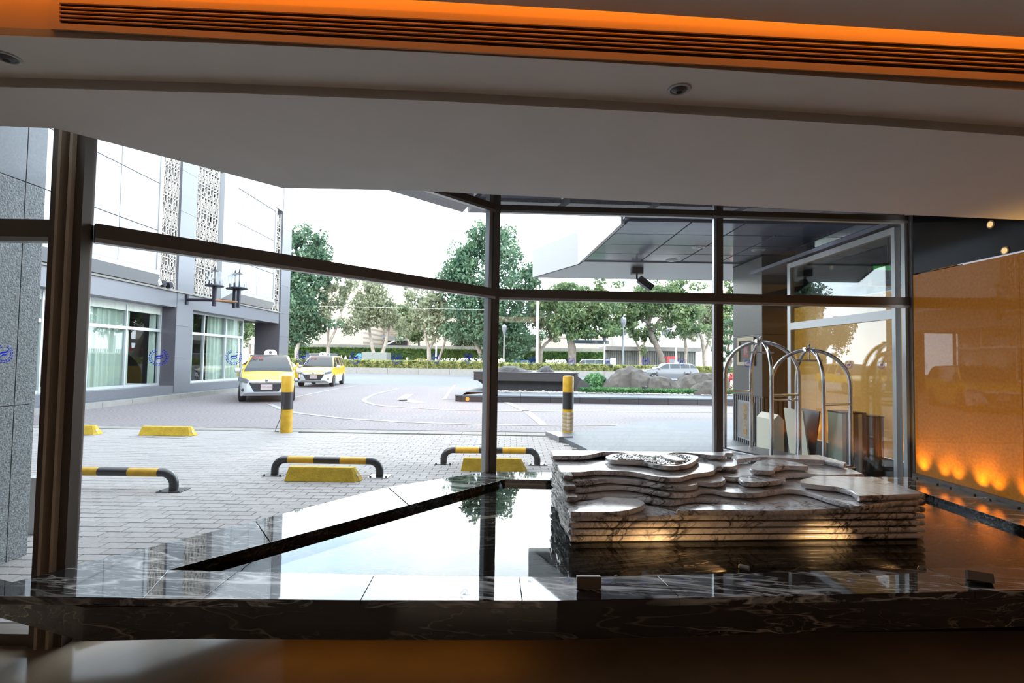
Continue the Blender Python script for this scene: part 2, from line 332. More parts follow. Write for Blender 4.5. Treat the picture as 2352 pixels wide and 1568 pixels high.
def world_loc(o):
    v = Vector(o.location)
    while o.parent: o = o.parent; v += o.location
    return v
def tag(o, label=None, cat=None, group=None, kind=None):
    if label: o['label'] = label
    if cat: o['category'] = cat
    if group: o['group'] = group
    if kind: o['kind'] = kind
    return o
def empty(name, loc=(0, 0, 0), label=None, cat=None, group=None, kind=None, rz=0.0, parent=None):
    o = bpy.data.objects.new(name, None); COL.objects.link(o); o.location = loc; o.rotation_euler = (0, 0, rz); o.empty_display_size = .1
    if parent is not None: o.parent = parent; o.location = Vector(loc) - world_loc(parent)
    return tag(o, label, cat, group, kind)
def struct(mb, name, m, parent=None, **kw):
    o = mb.build(name, m, parent, **kw)
    if parent is None: o['kind'] = 'structure'
    return o
def copy_tree(o, parent=None, loc=None, rz=None, scale=None, label=None):
    c = o.copy(); COL.objects.link(c)
    if parent is not None: c.parent = parent
    if loc is not None: c.location = loc
    if rz is not None: c.rotation_euler = (0, 0, rz)
    if scale is not None: c.scale = (scale,) * 3
    if label: c['label'] = label
    for ch in list(o.children):
        copy_tree(ch, c)
    return c
def text(name, s, size, m, parent, loc, rot, depth=.001, align='CENTER', spacing=1.0):
    cu = bpy.data.curves.new(name, 'FONT'); cu.body = s; cu.size = size; cu.align_x = align; cu.align_y = 'CENTER'; cu.extrude = depth; cu.space_line = spacing; cu.resolution_u = 3
    tmp = bpy.data.objects.new(name, cu); COL.objects.link(tmp); bpy.context.view_layer.update()
    me = bpy.data.meshes.new_from_object(tmp.evaluated_get(bpy.context.evaluated_depsgraph_get())); bpy.data.objects.remove(tmp)
    me.materials.clear(); me.materials.append(MT[m]); o = bpy.data.objects.new(name, me); COL.objects.link(o); o.parent = parent; o.location = loc; o.rotation_euler = rot; return o
# ================================================================== INTERIOR SHELL
LA, CN, RE = (-2.30, 2.72), (-0.18, 4.99), (4.12, 5.15)
fl = MB(); fl.prism([(-7, -7), (4.05, -7), (4.05, 5.1), (-.18, 4.93), (-2.36, 2.66), (-7, 2.66)], -.02, 0.0); struct(fl, 'floor', 'floor')
w = MB(); w.box(-7, 5.4, -7.1, -7, 0, 3.4); struct(w, 'wall_back', 'wall')
w = MB(); w.box(-7.1, -7, -7, 2.6, 0, 3.4); struct(w, 'wall_left', 'wall')
wr = empty('wall_right', (4.0, 0, 0), kind='structure')
w = MB(); w.box(4.0, 4.12, -7, 1.0, 0, 3.4); w.box(4.02, 4.12, 1.0, 5.05, 0, .41); w.build('plinth', 'wall', wr)
ys = [1.0, 1.72, 2.44, 3.16, 3.93, 4.98]
for i in range(5):
    w = MB(); w.box(4.0, 4.03, ys[i] + .003, ys[i + 1] - .003, .455, 2.41); w.build('glass_panel', 'amber', wr)
w = MB(); w.box(3.965, 4.03, 1.0, 4.98, .42, .455); w.build('base_strip', 'bronze', wr)
for i in range(3):
    w = MB(); w.box(4.005, 4.035, 1.0 + i * 1.327, 1.0 + (i + 1) * 1.327 - .006, 2.425, 3.35); w.build('upper_panel', 'black', wr)
# ceiling: soffit by the windows, step, soffit with lamps, orange riser, dropped lobby ceiling
E0 = [(-7, 2.33), (-2.42, 2.335), (-2.19, 2.35), (-2.086, 2.464), (-1.47, 3.146), (-.67, 3.15), (2.9, 3.515), (5.3, 3.72)]
S1 = [(-7, 1.75), (-3.6, 1.90)] + [tuple(G(x, y, 2.57)[:2]) for x, y in ((0, 200), (500, 213), (1000, 232), (1500, 258), (2000, 288), (2352, 313))] + [(5.3, 2.58)]
S2 = [(-7, 1.45), (-3.6, 1.60)] + [tuple(G(x, y, 2.61)[:2]) for x, y in ((0, 82), (500, 100), (1000, 122), (1500, 151), (2000, 184), (2352, 208))] + [(5.3, 2.24)]
S3 = [(-7, 1.36), (-3.6, 1.5)] + [tuple(G(x, y, 2.75)[:2]) for x, y in ((-60, -52), (500, -26), (940, 0), (1400, 26), (1900, 58), (2352, 85))] + [(5.3, 2.08)]
ce = empty('ceiling', (0, 0, 2.57), kind='structure')
c = MB(); c.prism(E0 + S1[::-1], 2.57, 2.61); c.build('window_soffit', 'ceil', ce)
c = MB()
for a, b in zip(S1, S1[1:]): c.add([(a[0], a[1], 2.572), (b[0], b[1], 2.572), (b[0], b[1], 2.64), (a[0], a[1], 2.64)], [(0, 1, 2, 3)])
c.build('step_riser', 'ceil', ce)
c = MB(); c.prism([(x, y + .02) for x, y in S1] + [(x, y) for x, y in S2[::-1]], 2.611, 2.64); c.build('lamp_soffit', 'ceil', ce)
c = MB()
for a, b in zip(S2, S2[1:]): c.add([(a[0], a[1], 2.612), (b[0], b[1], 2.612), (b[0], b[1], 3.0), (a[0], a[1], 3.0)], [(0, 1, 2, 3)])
c.build('cove_riser', 'orange_glow_paint', ce)
c = MB(); c.prism([(-7, -7), (5.3, -7)] + S3[::-1], 2.75, 2.78); c.build('lobby_ceiling', 'ceil', ce)
c = MB(); c.prism([(-7, -7), (5.4, -7), (5.4, 3.8), (-.6, 3.3), (-2.6, 2.6), (-7, 2.6)], 3.0, 3.1); c.build('slab_above', 'ceil', ce)
c = MB()
for a, b in zip(E0, E0[1:]): c.add([(a[0], a[1], 2.571), (b[0], b[1], 2.571), (b[0], b[1], 3.36), (a[0], a[1], 3.36)], [(0, 1, 2, 3)])
c.build('blind_pocket', 'ceil', ce)
c = MB(); c.prism(E0[1:] + [(5.3, 5.3), (4.12, 5.2), (-.18, 5.02), (-2.36, 2.7)], 3.36, 3.42); c.build('pocket_top', 'dark', ce)
# cove LED strip (a real lamp lying on the lobby ceiling edge)
cl = empty('cove_light_strip', (0, 1.6, 2.79), 'hidden amber strip light behind the curved ceiling edge', 'light')
c = MB()
pts = [(x, y - .05) for x, y in S3]
c.tube([(x, y, 2.795) for x, y in pts], .012, 6); c.build('led_tube', 'led', cl)
for (a, b) in zip(pts[1:], pts[2:]):
    mx, my = (a[0] + b[0]) / 2, (a[1] + b[1]) / 2; L_ = math.hypot(b[0] - a[0], b[1] - a[1])
    o = area('cove_led', (mx, my + .02, 2.88), L_, .5 * L_, (1, .37, .035), (-(b[1] - a[1]) * .8, .8 * (b[0] - a[0]), -.45), sizey=.02); o.parent = cl; o.location = Vector(o.location) - cl.location
# long air grille set in the orange riser
gr = empty('air_grille', (0, 1.75, 2.66), 'long black slatted air grille in the orange riser of the ceiling', 'vent')
def on_riser(px, py):
    best = None
    for a, b in zip(S2, S2[1:]):
        p = PL(px, py, a, b)
        if min(a[0], b[0]) - .001 <= p.x <= max(a[0], b[0]) + .001: return p
    return p
GX = [143, 420, 700, 1000, 1300, 1596, 1596, 1850, 2100, 2352]
def gy(t, x):                                            # t: 0 top edge ... 1 bottom edge of the louvre opening
    top = 11 + (x - 143) * .0428 + max(0, x - 800) * .008; bot = 58 + (x - 143) * .0527; return top * (1 - t) + bot * t
Ltop = [on_riser(x, gy(0, x)) for x in GX]; Lbot = [on_riser(x, gy(1, x)) for x in GX]
ext = lambda P: P + [P[-1] + (P[-1] - P[-2]) * 1.2]
Ltop, Lbot = ext(Ltop), ext(Lbot); fwd = Vector((0, -.004, 0))
c = MB()
for i in range(len(Ltop) - 1):
    if (Ltop[i + 1] - Ltop[i]).length < .01: continue
    c.add([Ltop[i] + fwd, Ltop[i + 1] + fwd, Lbot[i + 1] + fwd, Lbot[i] + fwd], [(0, 3, 2, 1)])
c.build('opening', 'dark', gr)
def band(t0, t1, dep, name, m):
    c = MB()
    for i in range(len(Ltop) - 1):
        A, B, C_, D_ = Ltop[i], Ltop[i + 1], Lbot[i], Lbot[i + 1]
        if (B - A).length < .01: continue
        q = [A.lerp(C_, t0), B.lerp(D_, t0), B.lerp(D_, t1), A.lerp(C_, t1)]; c.extr([p + fwd for p in q], (0, -dep, 0))
    return c.build(name, m, gr)
for k in range(1, 5): band(k * .2 - .02, k * .2 + .02, .008, 'slat', 'orange_glow_paint')
band(-.3, -.0, .008, 'frame_rail', 'orange_glow_paint'); band(1.0, 1.3, .008, 'frame_rail', 'orange_glow_paint')
c = MB(); A, C_ = Ltop[0], Lbot[0]; e = Vector((-.03, 0, 0)); q = [A.lerp(C_, -.3), A.lerp(C_, 1.3), A.lerp(C_, 1.3) + e, A.lerp(C_, -.3) + e]; c.extr([p + fwd for p in q], (0, -.008, 0)); c.build('frame_end', 'orange_glow_paint', gr)
# two eyeball downlights in the lamp soffit
def eyeball(px, py, label):
    p = G(px, py, 2.605); t = empty('ceiling_downlight', (p.x, p.y, 2.61), label, 'light', 'eyeball downlights')
    c = MB(); c.lathe([(.032, .0), (.036, -.004), (.045, -.003), (.047, .0), (.034, .001)]); c.build('trim_ring', 'whitec', t, local=True, smooth=True)
    c = MB(); c.lathe([(.012, -.012), (.022, -.009), (.031, -.003), (.031, .002), (.012, .002)]); c.build('eyeball', 'granite', t, local=True, smooth=True)
    c = MB(); c.lathe([(.002, -.014), (.012, -.0125), (.012, -.011)]); c.build('lens', 'dark', t, local=True)
eyeball(1560, 208, 'small round eyeball downlight in the grey ceiling under the long air grille')
eyeball(15, 135, 'round eyeball downlight at the far left end of the grey ceiling')
# ------------------------------------------------------------------ windows
def post(mb, c, sx, sy, z0, z1, rz=0.0, mi=0): mb.obox((c[0], c[1], (z0 + z1) / 2), sx, sy, z1 - z0, Matrix.Rotation(rz, 3, 'Z'), mi)
ang = math.atan2(CN[1] - LA[1], CN[0] - LA[0])
def transom(win, a, b, zt, hgt, dep, nm='transom'):
    c = MB(); c.wallbox(a, b, zt - hgt, zt, dep, 0); c.build(nm, 'bronze', win)
    c = MB(); c.wallbox(a, b, zt - hgt - .018, zt - hgt + .006, dep * .5, -dep * .28); c.build('transom_lip', 'alu', win)
def pane(win, a, b, z0, z1):
    c = MB(); c.wallbox(a, b, z0, z1, .008); return c.build('glass_pane', 'glass', win)
def emblem(win, px, py, a, b, r):
    p = PL(px, py, a, b); d = Vector((b[0] - a[0], b[1] - a[1], 0)).normalized(); n = Vector((d.y, -d.x, 0)); up = Vector((0, 0, 1)); p = p + n * .008
    c = MB(); nl = 20
    for k in range(nl):
        t = 2 * PI * k / nl + .1
        if abs((t - PI / 2 + PI) % (2 * PI) - PI) < .28: continue
        for s in (-1, 1):
            q0 = p + (d * math.cos(t) + up * math.sin(t)) * r * (.84 + .1 * s)
            q = q0 + (d * math.cos(t + .55 * s) + up * math.sin(t + .55 * s)) * 0
            e1 = (d * -math.sin(t + .5 * s) + up * math.cos(t + .5 * s)) * r * .15; e2 = (d * math.cos(t + .5 * s) + up * math.sin(t + .5 * s)) * r * .055
            c.add([q - e1, q + e2, q + e1, q - e2], [(0, 1, 2, 3)])
    path = [(.38, .30), (.22, .36), (-.05, .22), (-.30, .18), (-.36, .02)]
    path2 = [(.36, .0), (.28, -.16), (.05, -.2), (-.22, -.36), (-.38, -.3)]
    for P_, wd in (([(.44, .36), (.36, .20), (.1, .14), (-.2, .12), (-.40, -.06)], .085), ([(.40, .04), (.22, -.12), (-.1, -.12), (-.36, -.34)], .06)):
        for (x0, y0), (x1, y1) in zip(P_, P_[1:]):
            c.add([p + d * r * x0 + up * r * (y0 - wd), p + d * r * x1 + up * r * (y1 - wd), p + d * r * x1 + up * r * (y1 + wd), p + d * r * x0 + up * r * (y0 + wd)], [(0, 1, 2, 3)])
    c.build('emblem', 'blue', win)
TZ = 2.205
# window_1: diagonal left window
w1 = empty('window_1', (LA[0], LA[1], 0), kind='structure')
transom(w1, LA, CN, TZ, .085, .11); transom(w1, LA, CN, 3.05, .07, .10)
pane(w1, LA, CN, .02, TZ - .04); pane(w1, LA, CN, TZ - .045, 3.02); pane(w1, LA, CN, 3.0, 3.36)
c = MB(); c.wallbox(LA, CN, 0, .06, .1); c.build('sill', 'bronze', w1)
for px, py, r in ((364, 820, .05), (536, 820, .05), (695, 821, .05), (815, 822, .05), (910, 823, .05), (1000, 822, .05), (1075, 822, .05)): emblem(w1, px, py, LA, CN, r)
# window_2: wide front window
w2 = empty('window_2', (CN[0], CN[1], 0), kind='structure')
MX = PL(1647, 800, CN, RE)[:2]
transom(w2, CN, RE, TZ, .09, .11); transom(w2, CN, RE, 3.05, .06, .10)
for a, b in ((CN, MX), (MX, RE)):
    pane(w2, a, b, .02, TZ - .04); pane(w2, a, b, TZ - .045, 3.02); pane(w2, a, b, 3.0, 3.36)
c = MB(); c.wallbox(CN, RE, 0, .06, .1); c.build('sill', 'bronze', w2)
c = MB(); post(c, (MX[0] + .012, MX[1]), .055, .1, 0, 3.36, .037); c.build('mullion', 'bronze', w2)
c = MB(); post(c, (MX[0] - .03, MX[1] - .01), .028, .05, 0, 3.36, .037); c.build('glazing_bead', 'alu', w2)
for px, py in ((1223, 827), (1312, 830), (1397, 830), (1482, 829), (1565, 830), (1717, 834), (1948, 838), (2023, 838)): emblem(w2, px, py, CN, RE, .042)
# corner post
cp = empty('trim_1', (CN[0], CN[1], 0), kind='structure')
c = MB(); post(c, (CN[0] + .012, CN[1] - .01), .065, .13, 0, 3.4, .04); c.build('post', 'bronze', cp)
c = MB(); post(c, (CN[0] - .055, CN[1] - .055), .075, .06, 0, 3.4, ang); c.build('post_flange', 'alu', cp)
c = MB(); post(c, (CN[0] - .028, CN[1] - .035), .02, .03, 0, 3.4, ang); c.build('post_rib', 'bronze', cp)
# right end post
rp = empty('trim_2', (4.12, 5.1, 0), kind='structure')
c = MB(); post(c, (4.155, 5.08), .10, .14, 0, 3.4); c.build('post', 'bronze', rp)
c = MB(); post(c, (4.075, 5.11), .03, .08, 0, 3.4); post(c, (4.035, 5.13), .03, .05, 0, 3.05); c.build('glazing_bead', 'alu', rp)
# window_3: frontal left window
w3 = empty('window_3', (-2.5, 2.67, 0), kind='structure')
LB, LC = (-2.425, 2.67), (-6.9, 2.67)
transom(w3, LC, LB, TZ, .1, .10); pane(w3, LC, LB, .02, TZ - .05); pane(w3, LC, LB, TZ - .05, 3.3); 
c = MB(); c.wallbox(LC, LB, 0, .06, .1); c.build('sill', 'bronze', w3)
c = MB(); post(c, (-4.6, 2.67), .07, .1, 0, 3.36); c.build('mullion', 'bronze', w3)
emblem(w3, 12, 812, LC, LB, .05)
# wide compound mullion
wm = empty('trim_3', (-2.38, 2.7, 0), kind='structure')
c = MB(); post(c, (-2.414, 2.665), .042, .13, 0, 3.4, .0); c.build('post', 'bronze', wm)
c = MB(); post(c, (-2.300, 2.645), .045, .06, 0, 3.4, 0); c.build('post', 'bronze', wm)
c = MB(); post(c, (-2.35, 2.70), .085, .05, 0, 3.4, 0); c.build('recess', 'bronze', wm)
c = MB(); post(c, (-2.387, 2.622), .016, .07, 0, 3.4, 0); c.build('light_rib', 'bronze_light', wm)
c = MB(); post(c, (-2.330, 2.625), .016, .07, 0, 3.4, 0); c.build('light_rib', 'bronze_light', wm)
# building mass over the lobby with its overhanging eave
eave = empty('trim_4', (0, 5.5, 3.3), kind='structure')
inner = [(-9, 2.75), (-2.42, 2.75), (-.22, 5.05), (12, 5.5)]
mid = [(-9, 3.3), (-2.66, 3.3), (-.45, 5.62), (12, 6.05)]
outer = [(-9, 3.75), (-2.85, 3.75), (-.62, 6.08), (12, 6.5)]
def strip(mb, A, B, z0, z1, n=(1, 1, 1)):
    for i in range(3): mb.prism([A[i], A[i + 1], B[i + 1], B[i]], z0, z1)
def lerp2(a, b, t): return (a[0] + (b[0] - a[0]) * t, a[1] + (b[1] - a[1]) * t)
for i, nseg in ((1, 3), (2, 12)):
    for k in range(nseg):
        t0, t1 = k / nseg + .004, (k + 1) / nseg - .004
        c = MB(); c.prism([lerp2(inner[i], inner[i + 1], t0), lerp2(inner[i], inner[i + 1], t1), lerp2(mid[i], mid[i + 1], t1), lerp2(mid[i], mid[i + 1], t0)], 3.34, 3.4); c.build('soffit_panel', 'soffit', eave)
        c = MB(); c.prism([lerp2(mid[i], mid[i + 1], t0), lerp2(mid[i], mid[i + 1], t1), lerp2(outer[i], outer[i + 1], t1), lerp2(outer[i], outer[i + 1], t0)], 3.30, 3.4); c.build('edge_stone', 'eave_stone', eave)
c = MB(); strip(c, inner, outer, 3.402, 3.7); c.build('eave_core', 'granite', eave)
tw = MB(); tw.prism([(-9, 2.8), (-2.45, 2.8), (-.25, 5.1), (12, 5.55), (12, -8), (-9, -8)], 3.703, 6.2); struct(tw, 'unseen_upper_wall', 'granite')  # unseen upper wall, its height set to shade the near paving
tw = MB(); tw.box(4.3, 12, -7, -.5, 0, 3.3); tw.box(-9, -7.2, -7, 2.6, 0, 3.3); struct(tw, 'building_lower_wall', 'granite')
# ================================================================== EXTERIOR GROUND
g = MB(); g.box(-60, 70, -8, 10.6, -.4, -.014); struct(g, 'ground', 'mortar')
g = MB(); g.box(-70, 90, 10.35, 140, -.35, -.012)
struct(g, 'road', 'asphalt')
g = MB(); g.prism([(-11.5, 10.55), (30, 10.75), (30, 26.5), (14, 27.5), (-13.5, 28.0), (-11.5, 20)], -.1, -.004); struct(g, 'driveway', 'cobble')
# kerb strip between pavers and driveway
ka, kb = G(60, 980), G(1262, 1000)
kd = (kb - ka).normalized()
ks = empty('kerb', (ka.x, ka.y, 0), kind='structure')
tot = (kb - ka).length; nk = 12
for i in range(nk):
    a = ka + kd * (tot * i / nk + .004) - kd * 0; b = ka + kd * (tot * (i + 1) / nk - .004)
    c = MB(); c.wallbox(a, b, -.05, .006, .34, .12); c.build('kerb_stone', 'white' if False else 'concrete', ks)
# pavers
rnd = random.Random(5)
pv = empty('pavement', (0, 0, 0), kind='structure')
bl, bw, jt = .212, .121, .006
me_b = MB(); e = .004
x, y = bl / 2 - jt / 2, bw / 2 - jt / 2
me_b.add([(-x, -y, -.03), (x, -y, -.03), (x, y, -.03), (-x, y, -.03), (-x, -y, -e), (x, -y, -e), (x, y, -e), (-x, y, -e), (-x + e, -y + e, 0), (x - e, -y + e, 0), (x - e, y - e, 0), (-x + e, y - e, 0)],
         [(0, 1, 5, 4), (1, 2, 6, 5), (2, 3, 7, 6), (3, 0, 4, 7), (4, 5, 9, 8), (5, 6, 10, 9), (6, 7, 11, 10), (7, 4, 8, 11), (8, 9, 10, 11)])
b0 = me_b.build('brick', 'paver', pv, local=True)
slab_edge = [G(1262, 1000), G(1345, 1040), G(1420, 1100)]
def right_of_slab(X, Y):
    a, b = slab_edge[0], slab_edge[1]; return (b.x - a.x) * (Y - a.y) - (b.y - a.y) * (X - a.x) > -.12
cand = []; rest = MB()
far_y = lambda X: ka.y + (X - ka.x) * kd.y / kd.x
for r in range(0, 72):
    Y = 2.9 + r * bw
    for q in range(-62, 12):
        X = q * bl + (r % 2) * bl / 2
        if Y > far_y(X) - .12 or right_of_slab(X, Y): continue
        if Y < 2.85 + max(0, X + 2.45) * 1.07 and X < -.1 and Y < 5.3: continue
        if X >= -.1 and Y < 5.25 : continue
        if X < -11.3: continue
        px, py = proj((X, Y, 0)); lim = 1298 - .253 * (px - 180)
        if 195 < px < 1118 and 990 < py < lim - 4: cand.append((Y, X))
        else: cand.append((Y + 100, X))
cand.sort()
for i, (Y, X) in enumerate(cand):
    z = rnd.uniform(-.0015, .0015); Y2 = Y - 100 if Y > 50 else Y
    if i < 299:
        o = b0 if i == 0 else b0.copy()
        if i: COL.objects.link(o)
        o.location = (X, Y2, z)
    else:
        o_ = len(rest.v); rest.add([(vx + X, vy + Y2, vz + z) for vx, vy, vz in me_b.v], me_b.f)
rest.build('brick_field', 'paver', pv, local=True)['kind'] = 'stuff'
# grey entrance slab with bevelled kerb
sp = [G(1262, 998, .0)] + [G(x, y, .08) for x, y in ((1290, 987), (1352, 987), (1486, 965), (1700, 965), (2352, 966))] + [Vector((16, 12.2, 0)), Vector((16, 5.4, 0)), Vector((1.2, 5.25, 0)), G(1420, 1100, 0), G(1345, 1040, 0)]
es = empty('entrance_platform', (3, 8, 0), kind='structure')
c = MB(); c.prism([(p.x, p.y) for p in sp], -.05, .075); c.build('platform', 'slab', es)
c = MB(); A, B = G(1268, 990, .1), G(1300, 1002, .1); c.wallbox(A, B, 0, .10, .28); c.build('kerb_stone', 'granite', es)
# white paint on the driveway
def paint(pts, wd, name='road_marking'):
    P = [G(*p) for p in pts]; c = MB(); L = []; R = []
    for i, p in enumerate(P):
        d = (P[min(i + 1, len(P) - 1)] - P[max(i - 1, 0)]).normalized(); n = Vector((-d.y, d.x, 0)) * wd / 2; L.append(p + n); R.append(p - n)
    o = [Vector((v.x, v.y, .003)) for v in L + R]; n = len(P)
    c.add(o, [(i, n + i, n + i + 1, i + 1) for i in range(n - 1)]); struct(c, name, 'white')
paint([(620, 928), (646, 939), (680, 948), (795, 961), (929, 969), (1110, 975), (1300, 977), (1420, 976)], .16)
paint([(915, 892), (860, 905), (836, 917), (838, 922), (852, 927), (881, 932), (1005, 940), (1107, 943), (1400, 945), (1640, 947), (1760, 948)], .16)
paint([(680, 911), (730, 901), (776, 892), (820, 886)], .14)
paint([(1040, 917), (1020, 917), (1035, 895), (1045, 884)], .14)
paint([(1160, 922), (1210, 945), (1248, 975)], .2)
paint([(925, 918), (968, 925)], .5); paint([(940, 905), (922, 917), (925, 920)], .35)
paint([(1010, 862), (1090, 866), (1115, 868)], .25); paint([(780, 861), (855, 862)], .25); paint([(1015, 853), (1115, 856)], .3); paint([(870, 852), (940, 853)], .3)
def outline(corners, wd=.06):
    P = [G(*p) for p in corners]; c = MB(); cx = sum(P, Vector()) / 4
    for i in range(4):
        a, b = P[i], P[(i + 1) % 4]; ia, ib = a + (cx - a).normalized() * wd * 1.3, b + (cx - b).normalized() * wd * 1.3
        c.add([Vector((v.x, v.y, .004)) for v in (a, b, ib, ia)], [(0, 1, 2, 3)])
    struct(c, 'bay_marking', 'white')
outline([(785, 1016), (905, 1016), (922, 1002), (812, 1002)], .09); outline([(1020, 1020), (1105, 1020), (1110, 1006), (1030, 1006)], .09)
outline([(296, 1003), (420, 1007), (462, 994), (340, 990)], .09); outline([(80, 999), (212, 1001), (246, 991), (120, 989)], .09)
# left sidewalk
XF = -12.0
sw = empty('sidewalk', (-11.7, 15, 0), kind='structure')
for i in range(22):
    c = MB(); c.box(-11.62, -11.45, 2 + i * 1.1, 2 + i * 1.1 + 1.09, -.05, .15); c.build('kerb_stone', 'concrete', sw)
c = MB(); c.box(-16, -11.625, -6, 26.2, -.05, .15); c.build('sidewalk_slab', 'slab', sw)
# ================================================================== FOUNTAIN BASIN
RZ = .42
def interp(pl, x):
    for (x0, y0), (x1, y1) in zip(pl, pl[1:]):
        if x0 <= x <= x1: return y0 + (y1 - y0) * (x - x0) / (x1 - x0)
    return pl[-1][1] if x > pl[-1][0] else pl[0][1]
FO = [(-400, 1367), (0, 1369), (400, 1374), (800, 1378), (1280, 1379), (1700, 1370), (2352, 1355), (2760, 1347)]
FI = [(388, 1308), (1000, 1322), (1330, 1325), (1800, 1313), (2240, 1302), (2500, 1299), (2760, 1297)]
bs = empty('fountain_basin', (0.5, 3.4, 0), 'polished black marble fountain basin floating over a glowing orange floor strip', 'fountain')
cuts = [(388, 330), (545, 465), (860, 828), (1192, 1200), (1508, 1562), (1815, 1900), (2130, 2240), (2430, 2600)]
def seg(pl, xa, xb):
    xs = [xa] + [x for x, _ in pl if xa < x < xb] + [xb]; return [G(x, interp(pl, x), RZ) for x in xs]
def rim_piece(poly, name='rim_slab'):
    c = MB(); c.prism([(p[0], p[1]) for p in poly], RZ - .035, RZ); return c.build(name, 'rimmarble', bs, bevel=.002)
for (i0, o0), (i1, o1) in zip(cuts, cuts[1:]):
    I = seg(FI, i0, i1); O = seg(FO, o0, o1); d = Vector((.0012, 0, 0))
    I[0] += d; O[0] += d; I[-1] -= d; O[-1] -= d
    O = [Vector((min(p.x, 3.97), p.y, p.z)) for p in O]; I = [Vector((min(p.x, 3.97), p.y, p.z)) for p in I]
    rim_piece(I + O[::-1])
lo = lambda x: G(x, 1298 - .253 * (x - 180), RZ)
li = lambda x: G(x, 1308 - (x - 388) * .26943, RZ)
CO, CI = Vector((-.205, 4.90, RZ)), li(1160)
tipO = seg(FO, -95, 330)
rim_piece([li(388), li(620), lo(585), lo(180), lo(0), lo(-95)] + tipO)
rim_piece([li(622), li(938), lo(890), lo(587)]); rim_piece([li(940), CI, CO, lo(892)])
BI2, RI1, RI2 = Vector((3.55, 4.50, RZ)), Vector((3.513, 3.46, RZ)), G(2240, 1302, RZ)
BO2 = Vector((3.965, 4.93, RZ))
def l3(a, b, t): return a + (b - a) * t
BO1 = Vector((-.2, 4.90, RZ))
for t0, t1 in ((0, .3), (.301, .65), (.651, 1.0)):
    rim_piece([l3(CI, BI2, t0), l3(CI, BI2, t1), l3(BO1, BO2, t1), l3(BO1, BO2, t0)])
RB = Vector((3.50, 2.765, RZ)); RO = Vector((3.965, 2.765, RZ)); RT = Vector((3.963, 4.928, RZ))
for t0, t1 in ((0, .33), (.331, .66), (.661, 1.0)):
    rim_piece([l3(BI2, RB, t0), l3(BI2, RB, t1), l3(RT, RO, t1), l3(RT, RO, t0)])
inner = [li(388), li(620), li(938), CI, BI2, RB] + [p for p in seg(FI, 388, 2430)][::-1][1:-1]
inner = [p for p in inner if p.x < 3.6]
# inner walls and pool floor, plus the fascia and the underside
c = MB(); n = len(inner); cen = sum(inner, Vector()) / n
for i in range(n):
    a, b = inner[i], inner[(i + 1) % n]
    if (b - a).length < .001: continue
    c.add([(a.x, a.y, RZ - .002), (b.x, b.y, RZ - .002), (b.x, b.y, .30), (a.x, a.y, .30)], [(0, 1, 2, 3)])
c.build('inner_wall', 'bmarble', bs)
c = MB(); c.prism([(p.x, p.y) for p in inner], .28, .345); c.build('pool_floor', 'bmarble_wet', bs)
f_out = [G(x, interp(FO, x), RZ) for x in (457, 800, 1280, 1700, 2352, 2590)]
base = [(p.x, p.y + .012) for p in f_out]; base[-1] = (3.97, base[-1][1])
B0 = G(190, 1472, .24); B1 = G(0, 1418, .24); B2 = G(-160, 1372, .24)
left = [(B2.x, B2.y), (B1.x, B1.y), (B0.x, B0.y)]
under = left + base + [(3.97, 4.85), (-.1, 4.80), (-2.05, 2.8)]
c = MB(); c.prism(under, .24, .279)
edge_ = left + base
for a, b in zip(edge_, edge_[1:]): c.prism([a, b, (b[0], b[1] + .05), (a[0], a[1] + .05)], .2785, RZ - .036)
c.build('fascia', 'bmarble', bs)
c = MB(); c.prism([(-1.2, 2.75), (3.7, 2.95), (3.7, 4.6), (.0, 4.6)], 0, .239); c.build('plinth', 'black', bs)
led = empty('floor_light_strip', (.5, 2.6, .2), 'hidden amber strip light under the black fountain basin', 'light')
c = MB(); c.box(-1.3, .1, 2.56, 2.58, .222, .236); c.build('led_bar', 'led', led)
c = MB(); c.box(.12, 3.6, 2.62, 2.64, .222, .236); c.build('led_bar', 'led_dim', led)
def strip_light(x0, x1, y, pw):
    o = area('under_basin_led', ((x0 + x1) / 2, y, .2), x1 - x0, pw, (1, .38, .05), (0, -.35, -1), sizey=.03); o.parent = led; o.location = Vector(o.location) - led.location
strip_light(-1.4, 0.0, 2.52, .10); strip_light(0, 1.9, 2.6, .008); strip_light(1.9, 3.6, 2.65, .016)
wt = MB(); wt.add([(p.x, p.y, .378) for p in inner], [tuple(range(n))])
wo = wt.build('pool_water', 'water'); tag(wo, 'still mirror-like water filling the black marble basin', 'water')
# ================================================================== LAYERED MARBLE SCULPTURE
SB, ST = .372, .043
zt = lambda k: SB + ST * k
scu = empty('marble_sculpture', (1.5, 3.6, SB), 'terraced sculpture of stacked white veined marble slabs standing in the pool', 'sculpture')
FL, FR = G(1312, 1250, SB), G(2125, 1242, SB); BL, BR = Vector((FL.x - .03, 4.16, 0)), Vector((FR.x, 4.2, 0))
def smooth_line(P, n=5):
    out = []; Q = [P[0]] + P + [P[-1]]
    for i in range(1, len(Q) - 2):
        p0, p1, p2, p3 = Q[i - 1], Q[i], Q[i + 1], Q[i + 2]
        for k in range(n):
            t = k / n; out.append(.5 * ((2 * p1) + (p2 - p0) * t + (2 * p0 - 5 * p1 + 4 * p2 - p3) * t * t + (3 * p1 - p0 - 3 * p2 + p3) * t ** 3))
    out.append(P[-1]); return out
rs = random.Random(11)
def subdiv(P, step, amp):
    o = []
    for i in range(len(P)):
        a, b = P[i], P[(i + 1) % len(P)]; m = max(1, int((b - a).length / step))
        for k in range(m):
            q = a.lerp(b, k / m); o.append(q + Vector((rs.uniform(-amp, amp), rs.uniform(-amp, amp), 0)) if m > 1 else q)
    return o
